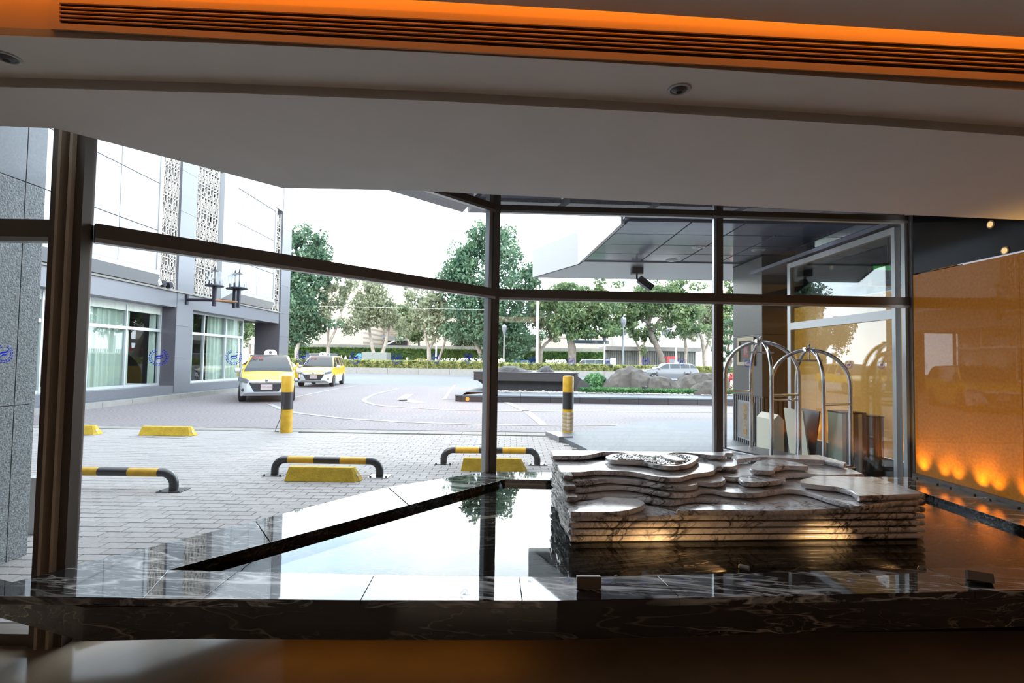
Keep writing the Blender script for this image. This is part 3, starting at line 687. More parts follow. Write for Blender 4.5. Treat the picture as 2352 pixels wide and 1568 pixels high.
def slab_mesh(poly, z0, z1, name='marble_slab', m='wmarble', ragged=0.0):
    P = [Vector((p.x, p.y, 0)) for p in poly]; ar = sum(P[i].x * P[(i + 1) % len(P)].y - P[(i + 1) % len(P)].x * P[i].y for i in range(len(P)))
    if ar < 0: P = P[::-1]
    n = len(P); c = MB(); cx = sum(P, Vector()) / n; vs = []
    nor = []
    for i in range(n):
        d = (P[(i + 1) % n] - P[i - 1]); d.normalize(); nor.append(Vector((d.y, -d.x, 0)))
    for zz, ins in ((z0 + .004, .022), (z0 + .010, .003), (z0 + (z1 - z0) * .5, -.002), (z1 - .006, 0), (z1, .006)):
        for i, p in enumerate(P):
            q = p - nor[i] * (ins + rs.uniform(-ragged, ragged)); vs.append((q.x, q.y, zz))
    fs = [tuple(range(n - 1, -1, -1))] + [(r * n + i, r * n + (i + 1) % n, (r + 1) * n + (i + 1) % n, (r + 1) * n + i) for r in range(4) for i in range(n)] + [tuple(range(4 * n, 5 * n))]
    c.add(vs, fs); return c.build(name, m, scu, smooth=True)
def layer(k, front_img, closed=False, plan_tail=None, nm='marble_slab', thick=1.0, sm=True):
    P = [G(x, y, zt(k)) for x, y in front_img]
    if closed:
        Q = smooth_line(P + [P[0]], 4)[:-1] if sm else P
        return slab_mesh(Q, zt(k) - ST * thick + .002, zt(k), nm)
    Q = smooth_line(P, 4) if sm else P
    tail = plan_tail if plan_tail is not None else [BR, BL]
    return slab_mesh(Q + tail, zt(k) - ST * thick + .002, zt(k), nm)
fr = [Vector(FL), FL.lerp(FR, .25), FL.lerp(FR, .5), FL.lerp(FR, .75), Vector(FR)]
for k in range(1, 5):
    P = [p + Vector((0, (.012 if k == 1 else 0) + rs.uniform(-.003, .003), 0)) for p in fr]
    slab_mesh(subdiv(P + [BR, BL], .12, .002), zt(k) - ST + .003, zt(k))
# ragged split left end of the stack, stone faced
for k in range(1, 9):
    a = Vector((FL.x + (.0 if k < 5 else -.005), FL.y + .01 + (0 if k < 6 else (k - 5) * .11), 0)); b = Vector((BL.x, BL.y, 0))
    Q = [a.lerp(b, t / 14) + Vector((-.012 + rs.uniform(-.012, .010), 0, 0)) for t in range(15)]
    slab_mesh(Q + [b + Vector((.06, 0, 0)), a + Vector((.06, 0, 0))], zt(k) - ST + .004, zt(k) - .001, 'split_edge', 'wmarble_rough', .006)
layer(5, [(1311, 1175), (1306, 1165), (1316, 1155), (1345, 1150), (1374, 1145), (1394, 1140.5), (1430, 1143), (1467, 1145), (1482, 1155), (1467, 1165), (1425, 1174), (1370, 1175.5)], closed=True)
layer(5, [(1294, 1140), (1370, 1135), (1442, 1136), (1491, 1145), (1539, 1151), (1578, 1145), (1610, 1143), (1660, 1150), (1706, 1153), (1704, 1158), (1640, 1157), (1590, 1158), (1560, 1163), (1554, 1170), (1566, 1173), (1640, 1171), (1790, 1173), (1943, 1167), (2060, 1165), (2124, 1164)])
layer(6, [(1292, 1120), (1345, 1121), (1389, 1116), (1442, 1116), (1491, 1124), (1527, 1131), (1563, 1133), (1597, 1131), (1612, 1124), (1640, 1124), (1668, 1130), (1731, 1133), (1795, 1124), (1827, 1124), (1859, 1130), (1897, 1142), (1939, 1154), (1974, 1162), (2050, 1152), (2125, 1148)])
MR = [Vector((1.66, 4.17, 0)), BL]
layer(7, [(1289, 1104), (1345, 1104), (1389, 1099), (1418, 1100), (1479, 1105), (1515, 1112), (1551, 1116), (1580, 1116), (1602, 1112), (1604, 1105), (1630, 1108), (1655, 1107), (1667, 1100), (1662, 1094), (1690, 1096), (1740, 1092), (1795, 1090), (1845, 1087), (1900, 1090), (1984, 1088)], plan_tail=[G(1984, 1086, zt(7)) + Vector((0, .12, 0)), BR, BL])
layer(7, [(1838, 1101), (1875, 1091.5), (1930, 1093), (2015, 1096), (2125, 1133.5), (1974, 1139), (1955, 1127), (1923, 1118), (1891, 1115), (1856, 1111), (1840, 1108)], closed=True, sm=False)
layer(7, [(1695, 1098), (1705, 1092.6), (1750, 1091), (1798, 1094), (1800, 1101), (1752, 1107), (1710, 1106)], closed=True, nm='marble_terrace')
layer(8, [(1287, 1083.6), (1335, 1083.6), (1370, 1080), (1401, 1081), (1454, 1083.6), (1512, 1094.5), (1563, 1096), (1592, 1088), (1625, 1084), (1641, 1080), (1650, 1072), (1690, 1070), (1694, 1060), (1688, 1053)], plan_tail=MR)
layer(8, [(1738, 1058), (1773, 1055), (1811, 1058), (1849, 1066), (1853, 1071), (1811, 1069.5), (1781, 1074), (1777, 1080), (1747, 1080), (1722, 1076), (1727, 1066)], closed=True, nm='marble_terrace')
layer(8, [(1693, 1055), (1747, 1048.5), (1798, 1051.5), (1843, 1054.5), (1894, 1056.5), (1938, 1066), (1945, 1062), (1880, 1044), (1690, 1044.5)], closed=True, sm=False)
layer(9, [(1270, 1046), (1300, 1046.5), (1350, 1045), (1389, 1037.5), (1430, 1039), (1479, 1045), (1515, 1045), (1549, 1039), (1588, 1040), (1626, 1044), (1660, 1046.5), (1668, 1041), (1672, 1040), (1683, 1040), (1683, 1035)], plan_tail=[Vector((1.66, 4.2, 0)), Vector((BL.x - .02, 4.2, 0))])
isl = [(1390, 1048), (1408, 1042), (1442, 1041.5), (1490, 1048), (1517, 1046), (1545, 1042), (1578, 1043), (1605, 1048), (1597, 1058), (1580, 1066), (1545, 1070), (1510, 1067), (1478, 1060), (1430, 1057), (1403, 1055)]
layer(9, isl, closed=True, nm='marble_terrace')
P = [G(x, y, zt(9)) for x, y in isl]; cm = sum(P, Vector()) / len(P)
c = MB(); c.prism([(q.x, q.y) for q in smooth_line([cm + (p - cm) * .86 for p in P] + [cm + (P[0] - cm) * .86], 3)[:-1]], zt(9) + .0005, zt(9) + .004); pb = c.build('pebble_bed', 'pebble', scu)
pe = MB()
for i in range(420):
    k = rs.randrange(len(P)); q = cm + (P[k].lerp(P[(k + 1) % len(P)], rs.random()) - cm) * math.sqrt(rs.random()) * .84; r = rs.uniform(.005, .011)
    pe.lathe([(r * .5, -.001), (r, r * .3), (r * .6, r * .7)], (q.x, q.y, zt(9) + .003), 5)
o = pe.build('pebbles', 'pebble', scu, smooth=True); o['kind'] = 'stuff'
for nm_, pp in (('water_film', [(1302, 1071), (1335, 1069), (1387, 1062), (1391, 1078), (1350, 1079), (1315, 1078)]), ('water_film', [(1606, 1072), (1625, 1066), (1650, 1068), (1660, 1074), (1640, 1079), (1618, 1083)])):
    q_ = smooth_line([G(x, y, zt(8)) for x, y in pp] + [G(*pp[0], zt(8))], 3)[:-1]; c = MB(); c.prism([(q.x, q.y) for q in q_], zt(8) - .001, zt(8) + .003); c.build(nm_, 'film', scu)
dk = [G(1202 + x * .2423 - 2, 1000 + y * .2423, zt(9) + .015) for x, y in ((1310, 190), (1370, 182), (1440, 195), (1515, 220), (1520, 238), (1460, 240), (1370, 220))]
c = MB(); c.prism([(q.x, q.y) for q in dk], zt(9) + .002, zt(9) + .018); c.build('flat_stone', 'wmarble', scu, bevel=.003)
c = MB(); c.prism([(FL.x + .03, FL.y + .03), (FR.x - .03, FR.y + .03), (BR.x - .03, BR.y - .03), (BL.x + .06, BL.y - .03)], .3455, zt(3)); c.build('core', 'dark', scu)  # black filler painting the shade in the gaps between slabs
# ------------------------------------------------------------------ submersible spotlights on the front rim
WARM = (1, .56, .22)
def fixture(p, target, label, w, h, dpt, rz, tilt, pw, barrel):
    t = empty('pool_spotlight', (p.x, p.y, p.z), label, 'light', 'spotlights on the fountain rim')
    R = Matrix.Rotation(rz, 3, 'Z') @ Matrix.Rotation(tilt, 3, 'X')
    if w:
        c = MB(); c.obox((0, 0, h / 2 + .004), w, dpt, h, R); c.build('glare_shield', 'bronze', t, local=True, bevel=.002)
        c = MB(); c.obox((0, dpt * .3, .005), w * .6, .03, .008, Matrix.Rotation(rz, 3, 'Z')); c.build('foot', 'bronze', t, local=True)
    d = (Vector(target) - p); d.z = 0; d.normalize(); rch = .27; b0 = d * (rch - .06) + Vector((0, 0, .392 - p.z))
    c = MB(); c.tube([b0, b0 + d * .05], .013, 12); c.build('lamp_barrel', 'alu' if barrel else 'bronze', t, local=True, smooth=True)
    c = MB(); c.tube([b0 + d * .05, b0 + d * .053], .010, 12); c.build('lens', 'warmlens', t, local=True)
    spot('spot_beam', Vector((p.x, p.y, .402)) + d * rch, Vector((p.x, p.y, .345)) + d * (rch + .20) + (Vector((target[0], target[1], 0)) - Vector((p.x, p.y, 0))) * .06, pw, WARM, 58, 1.0, .008, t)
fixture(G(1352, 1350, RZ), (.95, 3.05, .35), 'bronze box spotlight on the marble rim in front of the sculpture, tree reflections beside it', .115, .052, .03, .02, -.15, 11, False)
fixture(G(2250, 1336, RZ), (2.05, 3.22, .35), 'bronze box spotlight on the marble rim near the amber wall', .10, .045, .05, -.5, -.35, 13, False)
fixture(G(1822, 1318, RZ), (1.25, 2.80, .30), 'tiny grey barrel spotlight in the middle of the front rim', 0, 0, 0, 0, 0, 14, True)
# ------------------------------------------------------------------ uplights at the foot of the amber wall
for i in range(10):
    y = 4.88 - i * .185 - (.05 if i % 2 else 0)
    u = empty('wall_uplight', (3.93, y, RZ), 'tiny uplight at the foot of the amber glass wall, %s from the window post' % ['first','second','third','fourth','fifth','sixth','seventh','eighth','ninth','tenth'][i], 'light', 'uplights under the amber wall')
    c = MB(); c.lathe([(.008, 0), (.010, .004), (.010, .012), (.007, .013)], seg=10); c.build('can', 'bronze', u, local=True)
    spot('uplight_beam', (3.93, y, RZ + .02), (4.05, y, .95), 7.5 if i % 3 else 12, (1, .55, .11), 74, 1.0, .03, u)
for i in range(4):
    p = XP(*((2275, 515), (2308, 575), (2420, 470), (2500, 540))[i], 4.0)
    if i < 2:
        u = empty('black_panel_glint', (4.0, p.y, p.z), ('small warm disc standing for a lamp reflection high on the black panel near the ceiling', 'warm disc standing for a lamp reflection just over the top of the amber glass wall')[i], 'light')  # glowing discs added in place of lamp reflections in the panel
        c = MB(); c.lathe([(.012, -.004), (.034, -.002), (.034, .004)], seg=16, axis='X'); c.build('trim_ring', 'gold', u, local=True)
        c = MB(); c.lathe([(.002, -.006), (.024, -.005), (.024, 0)], seg=16, axis='X'); c.build('lens', 'warmlens', u, local=True)
# ================================================================== LUGGAGE CARTS
def cart(loc, label, sc=1.0):
    t = empty('luggage_cart', loc, label, 'luggage cart', 'birdcage luggage carts'); t.scale = (sc,) * 3
    Lp, Bp, Fp, Rp = Vector((-.35, .23, 0)), Vector((.06, .38, 0)), Vector((-.06, -.38, 0)), Vector((.35, -.23, 0))
    zb, zs, ztop = .30, 1.24, 1.66
    def arch(a, b):
        P = [Vector((a.x, a.y, zb))] + [Vector((a.x, a.y, z)) for z in (.6, .9, 1.1)]
        for k in range(0, 25):
            th = PI * k / 24; e = a.lerp(b, .5 - .5 * math.cos(th)); P.append(Vector((e.x, e.y, zs + (ztop - zs) * math.sin(th))))
        P += [Vector((b.x, b.y, z)) for z in (1.1, .9, .6, zb)]
        c = MB(); c.tube(P, .0225, 12); return c.build('arch_tube', 'steel', t, local=True, smooth=True)
    arch(Lp, Rp); arch(Bp, Fp)
    for a, b in ((Lp, Bp), (Fp, Rp)):
        c = MB(); c.tube([a + Vector((0, 0, 1.02)), b + Vector((0, 0, 1.02))], .015, 10); c.build('side_rail', 'steel', t, local=True, smooth=True)
    c = MB(); c.obox((0, 0, ztop + .005), .13, .06, .05, Matrix.Rotation(.1, 3, 'Z')); c.build('top_clamp', 'chrome', t, local=True, bevel=.004)
    c = MB(); c.lathe([(.012, .03), (.012, .045), (.018, .055), (.012, .068), (.003, .074)], (0, 0, ztop), 12); c.build('finial', 'chrome', t, local=True, smooth=True)
    c = MB(); c.tube([(-.16, 0, ztop - .13), (.16, 0, ztop - .13)], .012, 10); c.tube([(0, 0, ztop - .13), (0, 0, ztop)], .008, 8); c.build('hanger_bar', 'steel', t, local=True, smooth=True)
    ex = [(p.x * 1.12, p.y * 1.12) for p in (Lp, Bp, Rp, Fp)]
    c = MB(); c.prism(ex, .25, .285); c.build('deck', 'steel', t, local=True, bevel=.008)
    c = MB(); c.prism([(x * .95, y * .95) for x, y in ex], .286, .300); c.build('deck_carpet', 'granite_dark', t, local=True)
    for p in (Lp, Bp, Fp, Rp):
        c = MB(); c.lathe([(.05, -.02), (.085, -.016), (.1, -.01), (.1, .01), (.085, .016), (.05, .02)], (p.x * .9, p.y * .9, .102), 18, axis='X'); w_ = c.build('caster_wheel', 'tyre', t, local=True, smooth=True)
        c = MB(); c.box(p.x * .9 - .032, p.x * .9 - .026, p.y * .9 - .02, p.y * .9 + .02, .09, .25); c.box(p.x * .9 + .026, p.x * .9 + .032, p.y * .9 - .02, p.y * .9 + .02, .09, .25); c.box(p.x * .9 - .04, p.x * .9 + .04, p.y * .9 - .03, p.y * .9 + .03, .238, .25); c.build('caster_fork', 'steel', t, local=True)
    return t
c1 = cart((3.22, 6.48, .075), 'taller birdcage luggage cart beside the framed notice on the granite pillar', 1.03)
c2 = copy_tree(c1, loc=(3.545, 5.97, .02), label='shorter birdcage luggage cart nearest the grey vestibule glass'); c2.scale = (.965,) * 3; c2.location.z = .075
# ================================================================== NEAR GRANITE COLUMN (left)
gc = empty('granite_column', (-4.2, 3.3, 0), 'tall column clad in grey speckled granite right outside the far left window', 'column')
c = MB(); c.box(-4.8, -3.615, 2.85, 3.775, 0, 3.3); c.build('core', 'mortar', gc)
for z0, z1 in ((0, 1.115), (1.12, 2.75), (2.755, 3.3)):
    for y0, y1 in ((2.84, 3.632), (3.638, 3.79)):
        c = MB(); c.box(-3.61, -3.59, y0, y1, z0, z1); c.build('stone_panel', 'granite_near' if z0 < 2.7 else 'granite', gc, bevel=.002)  # top row switched to smoother granite to stand for a sky reflection
    c = MB(); c.box(-4.8, -3.6, 2.81, 2.835, z0, z1); c.build('stone_panel', 'granite_near', gc)
wp = empty('white_post', (-3.98, 4.25, 0), 'low white painted post behind the granite column at the left', 'post')
c = MB(); c.box(-4.01, -3.93, 4.2, 4.30, 0, .45); c.build('shaft', 'whitec', wp, bevel=.004)
c = MB(); c.box(-4.015, -3.925, 4.195, 4.305, .45, .465); c.build('cap', 'whitec', wp)
# ================================================================== LEFT HOTEL WING
XG = -12.57
fy = lambda px, py, X=XF: XP(px, py, X).y
bd = empty('hotel_wing', (-14, 14, 0), 'grey granite hotel wing with white panels, cream lattice screens and curtained windows', 'building')
P0, P1 = fy(403, 800), fy(440, 800)
c = MB(); c.box(XG - .1, XF - .02, -6, 23.3, .15, .42); c.build('plinth', 'granite', bd)
c = MB(); c.box(XG - .1, XF - .015, -6, 25.7, 3.2, 3.74); c.build('spandrel', 'granite', bd)
c = MB(); c.box(XG - .15, XF + .06, -6, 25.7, 3.74, 3.80); c.build('ledge', 'concrete', bd)
c = MB(); c.box(-24, -12.72, -6, 23.3, 3.3, 12); c.box(-24, -13.3, 23.3, 26.6, 3.7, 12); c.build('upper_mass', 'granite', bd)
zz = [.15, 1.35, 2.55, 3.75, 5.2, 6.7, 8.2, 9.7, 12]
for a, b in zip(zz, zz[1:]):
    c = MB(); c.box(-12.75, XF, P0, P1, a + .004, b - .004); c.build('pilaster_stone', 'granite', bd)
E0_, E1_ = fy(641, 800), fy(662, 800)
for a, b in zip(zz, zz[1:]):
    c = MB(); c.box(-13.25, XF, E0_, E1_, a + .004, b - .004); c.build('corner_stone', 'granite', bd)
c = MB(); c.box(-13.27, XF - .004, E0_ - .02, E0_, .15, 3.2); c.build('shaded_pillar_face', 'granite_dark', bd)  # sheets of darker granite put the shade on both pillars' near sides
c = MB(); c.box(XG - .1, XF - .002, P0 - .02, P0, .42, 3.2); c.build('shaded_pillar_face', 'granite_dark', bd)
# windows
zt_ = 2.36
def facade_window(y0, y1, mull, parent):
    wd = empty('facade_window', (XG, (y0 + y1) / 2, .42), parent=parent)
    c = MB(); c.box(XG - .005, XG + .005, y0, y1, .42, 3.2); c.build('glass_pane', 'tglass', wd)
    c = MB(); c.box(XG - .03, XG + .05, y0, y1, .42, .50); c.box(XG - .03, XG + .05, y0, y1, zt_ - .05, zt_ + .05); c.box(XG - .03, XG + .05, y0, y1, 3.13, 3.2); c.build('rail', 'winframe', wd)
    for m in mull:
        c = MB(); c.box(XG - .06, XG + .06, m - .025, m + .025, .42, 3.2); c.build('mullion', 'winframe', wd)
    c = MB(); L = []
    n = int((y1 - y0) / .035)
    for i in range(n + 1):
        y = y0 + (y1 - y0) * i / n; x = XG - .14 + .05 * math.sin(y * 21) + .025 * math.sin(y * 47 + 1)
        L.append((x, y))
    gaps = lambda y: math.sin(y * 1.9 + .6) > .55
    vs = [(x, y, .45) for x, y in L] + [(x, y, 3.15) for x, y in L]
    c.add(vs, [(i, i + 1, n + 1 + i + 1, n + 1 + i) for i in range(n) if not gaps(L[i][1])]); c.build('curtain', 'curtain', wd)
    return wd
m1 = [fy(285, 800, XG) - 1.46 * k for k in range(0, 9)]
facade_window(4.0, P0 - .02, m1 + [P0 - .05], bd)
c = MB(); c.box(XG - .1, XG + .03, 4, P0 - .02, 2.92, 3.2); c.build('blind_box', 'curtain', bd)
facade_window(P1, 23.3, [fy(465, 800, XG), fy(515, 800, XG), 23.26], bd)
c = MB(); c.box(-19, -18.9, -6, 23.5, .15, 3.3); c.box(-19, -12.95, 23.4, 23.5, .15, 3.2); c.box(-19, XG - .1, -6, 25.7, 3.21, 3.3); c.build('room_shell', 'roomdark', bd)
# lattice screens
def lattice(y0, y1, z0, z1, cols):
    c = MB(); X0, X1 = XF - .14, XF - .09; cw = (y1 - y0) / cols; t = .019
    for k in range(cols + 1): c.box(X0, X1, y0 + k * cw - t, y0 + k * cw + t, z0, z1)
    z = z0; r = 0
    B = lambda a, b, u, v: c.box(X0, X1, min(a, b) - t * .8, max(a, b) + t * .8, min(u, v) - t * .8, max(u, v) + t * .8)
    while z < z1 - .3:
        h = .62 if r % 2 == 0 else .46
        c.box(X0, X1, y0, y1, z - t, z + t)
        for k in range(cols):
            a = y0 + k * cw; m = a + cw / 2; q = cw * .25
            if r % 2 == 0:
                B(m, m, z, z + h); B(a + q, a + q, z + .12, z + h - .12); B(a + cw - q, a + cw - q, z + .12, z + h - .12)
                B(a + q, m, z + h * .5, z + h * .5); B(a, a + q, z + h * .3, z + h * .3); B(a + cw - q, a + cw, z + h * .7, z + h * .7); B(m, a + cw - q, z + h * .35, z + h * .35)
            else:
                B(m, m, z + h * .4, z + h); B(a + q, a + cw - q, z + h * .45, z + h * .45); B(a + q, a + q, z + h * .12, z + h * .45); B(a + cw - q, a + cw - q, z + h * .12, z + h * .45); B(a + q, m - q * .3, z + h * .14, z + h * .14); B(a, m, z + h * .75, z + h * .75)
        z += h; r += 1
    o = c.build('lattice_screen', 'cream', bd); return o
LA0, LA1 = fy(357, 600, XF), fy(408, 600, XF)
lattice(LA0, P0 - .01, 3.82, 11.5, 4)
L2a, L2b = P1 + .02, fy(503, 600, XF)
lattice(L2a, L2b, 3.82, 11.5, 4)
L3a = fy(620, 640, XF); lattice(L3a, E0_ - .02, 3.82, 8.9, 2)
for a, b in ((LA0, P0), (P1, L2b), (L3a, E0_)):
    c = MB(); c.box(-12.70, -12.45, a, b, 3.8, 12); c.build('screen_backing', 'granite_dark', bd)
# white projecting panel boxes
def panel_box(y0, y1, z0, z1, ycuts, zcuts):
    t = empty('panel_box', (XF, (y0 + y1) / 2, z0), parent=bd)
    xo = XF + .42; b = .30; fr_ = .14
    def ring(x, i): return [(x, y0 + i, z0 + i), (x, y1 - i, z0 + i), (x, y1 - i, z1 - i), (x, y0 + i, z1 - i)]
    c = MB(); R = ring(XF - .3, 0) + ring(XF + .1, 0) + ring(xo, b) + ring(xo, b + fr_) + ring(xo - .06, b + fr_)
    c.add(R, [(k * 4 + i, k * 4 + (i + 1) % 4, k * 4 + 4 + (i + 1) % 4, k * 4 + 4 + i) for k in range(4) for i in range(4)]); c.build('bevelled_frame', 'concrete' if False else 'whitepanel', t)
    yy = [y0 + b + fr_] + ycuts + [y1 - b - fr_]; zc = [z0 + b + fr_] + zcuts + [z1 - b - fr_]
    for a, bb in zip(yy, yy[1:]):
        for u, v in zip(zc, zc[1:]):
            c = MB(); c.box(xo - .12, xo - .03, a + .012, bb - .012, u + .012, v - .012); c.build('white_panel', 'whitepanel', t)
    c = MB(); c.box(xo - .125, xo - .115, yy[0], yy[-1], zc[0], zc[-1]); c.build('joint_backing', 'granite_dark', t)
panel_box(3.5, LA0 - .05, 3.82, 11.2, [5.0, 6.6, 8.2, 9.8, 11.4, 13.0, 14.6], [5.55, 7.1, 8.7, 10.2])
panel_box(L2b + .05, L3a - .03, 3.82, 9.0, [20.9 + .3, 22.6], [5.5, 7.1])
for i in range(5):
    c = MB(); y0_, y1_ = L2b + (E1_ - L2b) * i / 5, L2b + (E1_ - L2b) * (i + 1) / 5; c.box(-12.70, XF - .02, y0_ + .006, y1_ - .006, 9.05, 12); c.build('attic_stone', 'fascia', bd)
# three-lantern bracket
br_ = XP(428, 688, XF); lt = empty('wall_lantern_bracket', (XF, br_.y, br_.z), 'black iron wall bracket with three glass lanterns on the granite pilaster', 'lantern')
zl = br_.z
c = MB(); c.box(XF, XF + .05, br_.y - .06, br_.y + .06, zl - .18, zl + .18); c.build('wall_plate', 'iron', lt)
pA = Vector((XF + 1.02, br_.y, zl)); pB = Vector((XF + 1.35, br_.y + .75, zl)); pC = Vector((XF + 1.62, br_.y + .55, zl))
c = MB(); c.tube([(XF + .05, br_.y, zl), pA], .055, 8); c.build('arm', 'iron', lt)
c = MB(); c.tube([pA, pB], .04, 8); c.tube([pA, pC], .04, 8); c.build('cross_arm', 'sunlit_iron', lt)
for p in (pA, pB, pC):
    ln = empty('lantern', p, parent=lt)
    c = MB(); c.box(p.x - .05, p.x + .05, p.y - .05, p.y + .05, p.z - .22, p.z + .50); c.build('stem', 'iron', ln)
    c = MB(); c.lathe([(.30, .50), (.31, .52), (.30, .55)], (p.x, p.y, p.z), 12); c.build('tray', 'iron', ln)
    c = MB(); c.lathe([(.26, .55), (.28, .80), (.26, 1.0), (.16, 1.08)], (p.x, p.y, p.z), 14); c.build('glass_shade', 'lampglass', ln, smooth=True)
    c = MB(); c.lathe([(.02, .5), (.02, 1.08)], (p.x, p.y, p.z), 8); c.lathe([(.13, 1.07), (.03, 1.14), (.015, 1.25)], (p.x, p.y, p.z), 10)
    for k in range(4):
        a = k * PI / 2 + .5; c.lathe([(.022, .55), (.022, .72)], (p.x + .17 * math.cos(a), p.y + .17 * math.sin(a), p.z), 6)
    c.build('candle_fitting', 'iron', ln)
for i, px in enumerate((362, 373, 388)):
    p = XP(px, 664, XF + .1); s = empty('facade_spotlight', p, 'small %s spotlight on the granite ledge under the lattice screen' % ('first white', 'second dark', 'third dark')[i], 'light')
    c = MB(); c.lathe([(.05, 0), (.05, .05)], (p.x, p.y, 3.80), 8); c.build('base', 'iron', s); c = MB(); c.obox((p.x, p.y, 3.92), .16, .16, .18, Matrix.Rotation(.4, 3, 'X')); c.build('lamp_head', ('whitec', 'iron', 'iron')[i], s, bevel=.01)
# ================================================================== CANOPY
ZC = 3.36
A_, B_, C_ = G(1437, 502, ZC), G(1330, 604, ZC), G(1225, 635, ZC); A0 = A_ + (A_ - B_) * .02; Fr = Vector((24, C_.y + .25, ZC))
cn = empty('entrance_canopy', (8, 12, ZC), 'large flat entrance canopy with bluish grey ceiling panels and white fascia', 'canopy')
core = [A0, B_, C_, Fr, Vector((24, 6.62, ZC))]; core[0] = Vector((A0.x, 6.52, ZC))
c = MB(); c.prism([(p.x, p.y) for p in core], ZC + .03, ZC + .55); c.build('canopy_core', 'granite_dark', cn)
xs0 = [(2.35 + .72 * i) for i in range(16)]; ys0 = [6.56 + (B_.y - .25 - 6.56) * i / 4 for i in range(5)]
def xl(y): return A0.x + (B_.x - A0.x) * (y - 6.62) / (B_.y - 6.62)
for j in range(4):
    c = MB(); c.prism([(xl(ys0[j]) + .06, ys0[j] + .01), (2.34, ys0[j] + .01), (2.34, ys0[j + 1] - .01), (xl(ys0[j + 1]) + .06, ys0[j + 1] - .01)], ZC, ZC + .03); c.build('ceiling_panel', 'soffit', cn)
    for i in range(14):
        c = MB(); c.box(xs0[i] + .016, xs0[i + 1] - .016, ys0[j] + .016, ys0[j + 1] - .016, ZC, ZC + .03); c.build('ceiling_panel', 'soffit', cn)
c = MB(); c.prism([(xl(ys0[-1] + .01), ys0[-1] + .01), (B_.x, B_.y), (C_.x, C_.y), (Fr.x, Fr.y), (24, ys0[-1] + .01)], ZC - .02, ZC + .03); c.build('edge_band', 'alu', cn)
ed = [Vector((A0.x, 6.62, 0)), B_, C_, Fr]
for a, b in zip(ed, ed[1:]):
    L_ = (Vector(b[:2]) - Vector(a[:2])).length; k_ = max(1, int(L_ / 2.0))
    for i in range(k_):
        p, q = Vector(a).lerp(Vector(b), i / k_), Vector(a).lerp(Vector(b), (i + 1) / k_); d = (q - p).normalized() * .006
        c = MB(); c.wallbox(p + d, q - d, ZC - .02, ZC + .60, .05, .0); c.build('fascia_panel', 'fascia', cn)
for i, (px, py) in enumerate(((1605, 567), (1543, 597), (1742, 574), (1608, 662 - 22))):
    p = G(px, py, ZC); u = empty('canopy_downlight', (p.x, p.y, ZC), ('recessed downlight in the canopy nearest the mullion', 'recessed downlight in the canopy above the black floodlight', 'recessed downlight in the canopy beside the dark pillar top', 'recessed downlight near the far edge of the canopy')[i], 'light')
    c = MB(); c.lathe([(.06, -.022), (.10, -.012), (.11, .0)], seg=16); c.build('trim_ring', 'fascia', u, local=True)
    c = MB(); c.lathe([(.02, -.024), (.058, -.0225), (.058, -.015)], seg=14); c.build('lens', 'lamp', u, local=True)
p = G(1463, 612, ZC); fl_ = empty('floodlight', (p.x, p.y, ZC), 'black floodlight hanging under the edge of the canopy', 'light')
c = MB(); c.box(-.11, .11, -.08, .08, -.15, -.02); c.build('mount_box', 'blackm', fl_, local=True, bevel=.01)
c = MB(); c.tube([(0, 0, -.15), (0, 0, -.24), (.05, -.03, -.29)], .02, 8); c.build('bracket', 'blackm', fl_, local=True)
c = MB(); c.obox((.15, -.05, -.34), .32, .17, .13, Matrix.Rotation(.62, 3, 'Y')); c.build('lamp_head', 'blackm', fl_, local=True, bevel=.015)
# ================================================================== PILLAR BY THE ENTRANCE
pil = empty('granite_pillar', (4.64, 8.9, .075), 'square granite pillar with fluted base carrying a framed notice, behind the luggage carts', 'pillar')
X0, X1, Y0, Y1 = 4.2, 5.1, 8.40, 9.50
for a, b in ((.95, 2.0), (2.005, 3.32)):
    c = MB(); c.box(X0, X1, Y0, Y1, a, b); c.build('shaft_stone', 'fluted', pil, bevel=.004)
c = MB(); c.box(X0 - .004, X1 + .004, Y0 - .004, Y1 + .004, 3.325, 3.355); c.build('top_joint', 'dark', pil)
c = MB(); c.box(X0 + .02, X1 - .02, Y0 + .02, Y1 - .02, .075, .948); c.build('base_core', 'fluted', pil)
k = 0
for i in range(14):
    y = Y0 + .02 + i * (Y1 - Y0 - .04) / 13; c = MB(); c.box(X0 - .005, X0 + .03, y - .025, y + .025, .075, .93); c.build('flute', 'fluted', pil)
for i in range(11):
    x = X0 + .07 + i * (X1 - X0 - .12) / 10; c = MB(); c.box(x - .025, x + .025, Y0 - .005, Y0 + .03, .075, .93); c.build('flute', 'fluted', pil)
RX = (PI / 2, 0, -PI / 2)
no = empty('framed_notice', (X0, 8.95, 1.72), 'gold framed notice with a red paper square on the pillar', 'notice')
def plate(x, y0, y1, z0, z1, t, nm, m, par):
    c = MB(); c.box(x - t, x, y0, y1, z0, z1); return c.build(nm, m, par, bevel=.003)
ya, yb, za, zb_ = 8.64, 9.27, 1.47, 1.97
for (a, b, u, v) in ((ya, yb, za, za + .06), (ya, yb, zb_ - .06, zb_), (ya, ya + .08, za + .06, zb_ - .06), (yb - .08, yb, za + .06, zb_ - .06)): plate(X0 - .002, a, b, u, v, .03, 'frame_bar', 'gold', no)
plate(X0 - .002, ya + .08, yb - .08, za + .06, zb_ - .06, .008, 'backing', 'concrete', no)
plate(X0 - .011, ya + .17, yb - .17, za + .13, zb_ - .1, .002, 'paper', 'canvas', no)
plate(X0 - .014, 8.86, 9.06, 1.62, 1.82, .002, 'red_square', 'red', no)
text('paper_lettering', '春', .15, 'plate', no, (-.018, .01, 0.0), RX)
plq = empty('stone_plaque', (X0, 8.95, .5), 'pale stone plaque with gold Chinese characters on the fluted pillar base', 'plaque')
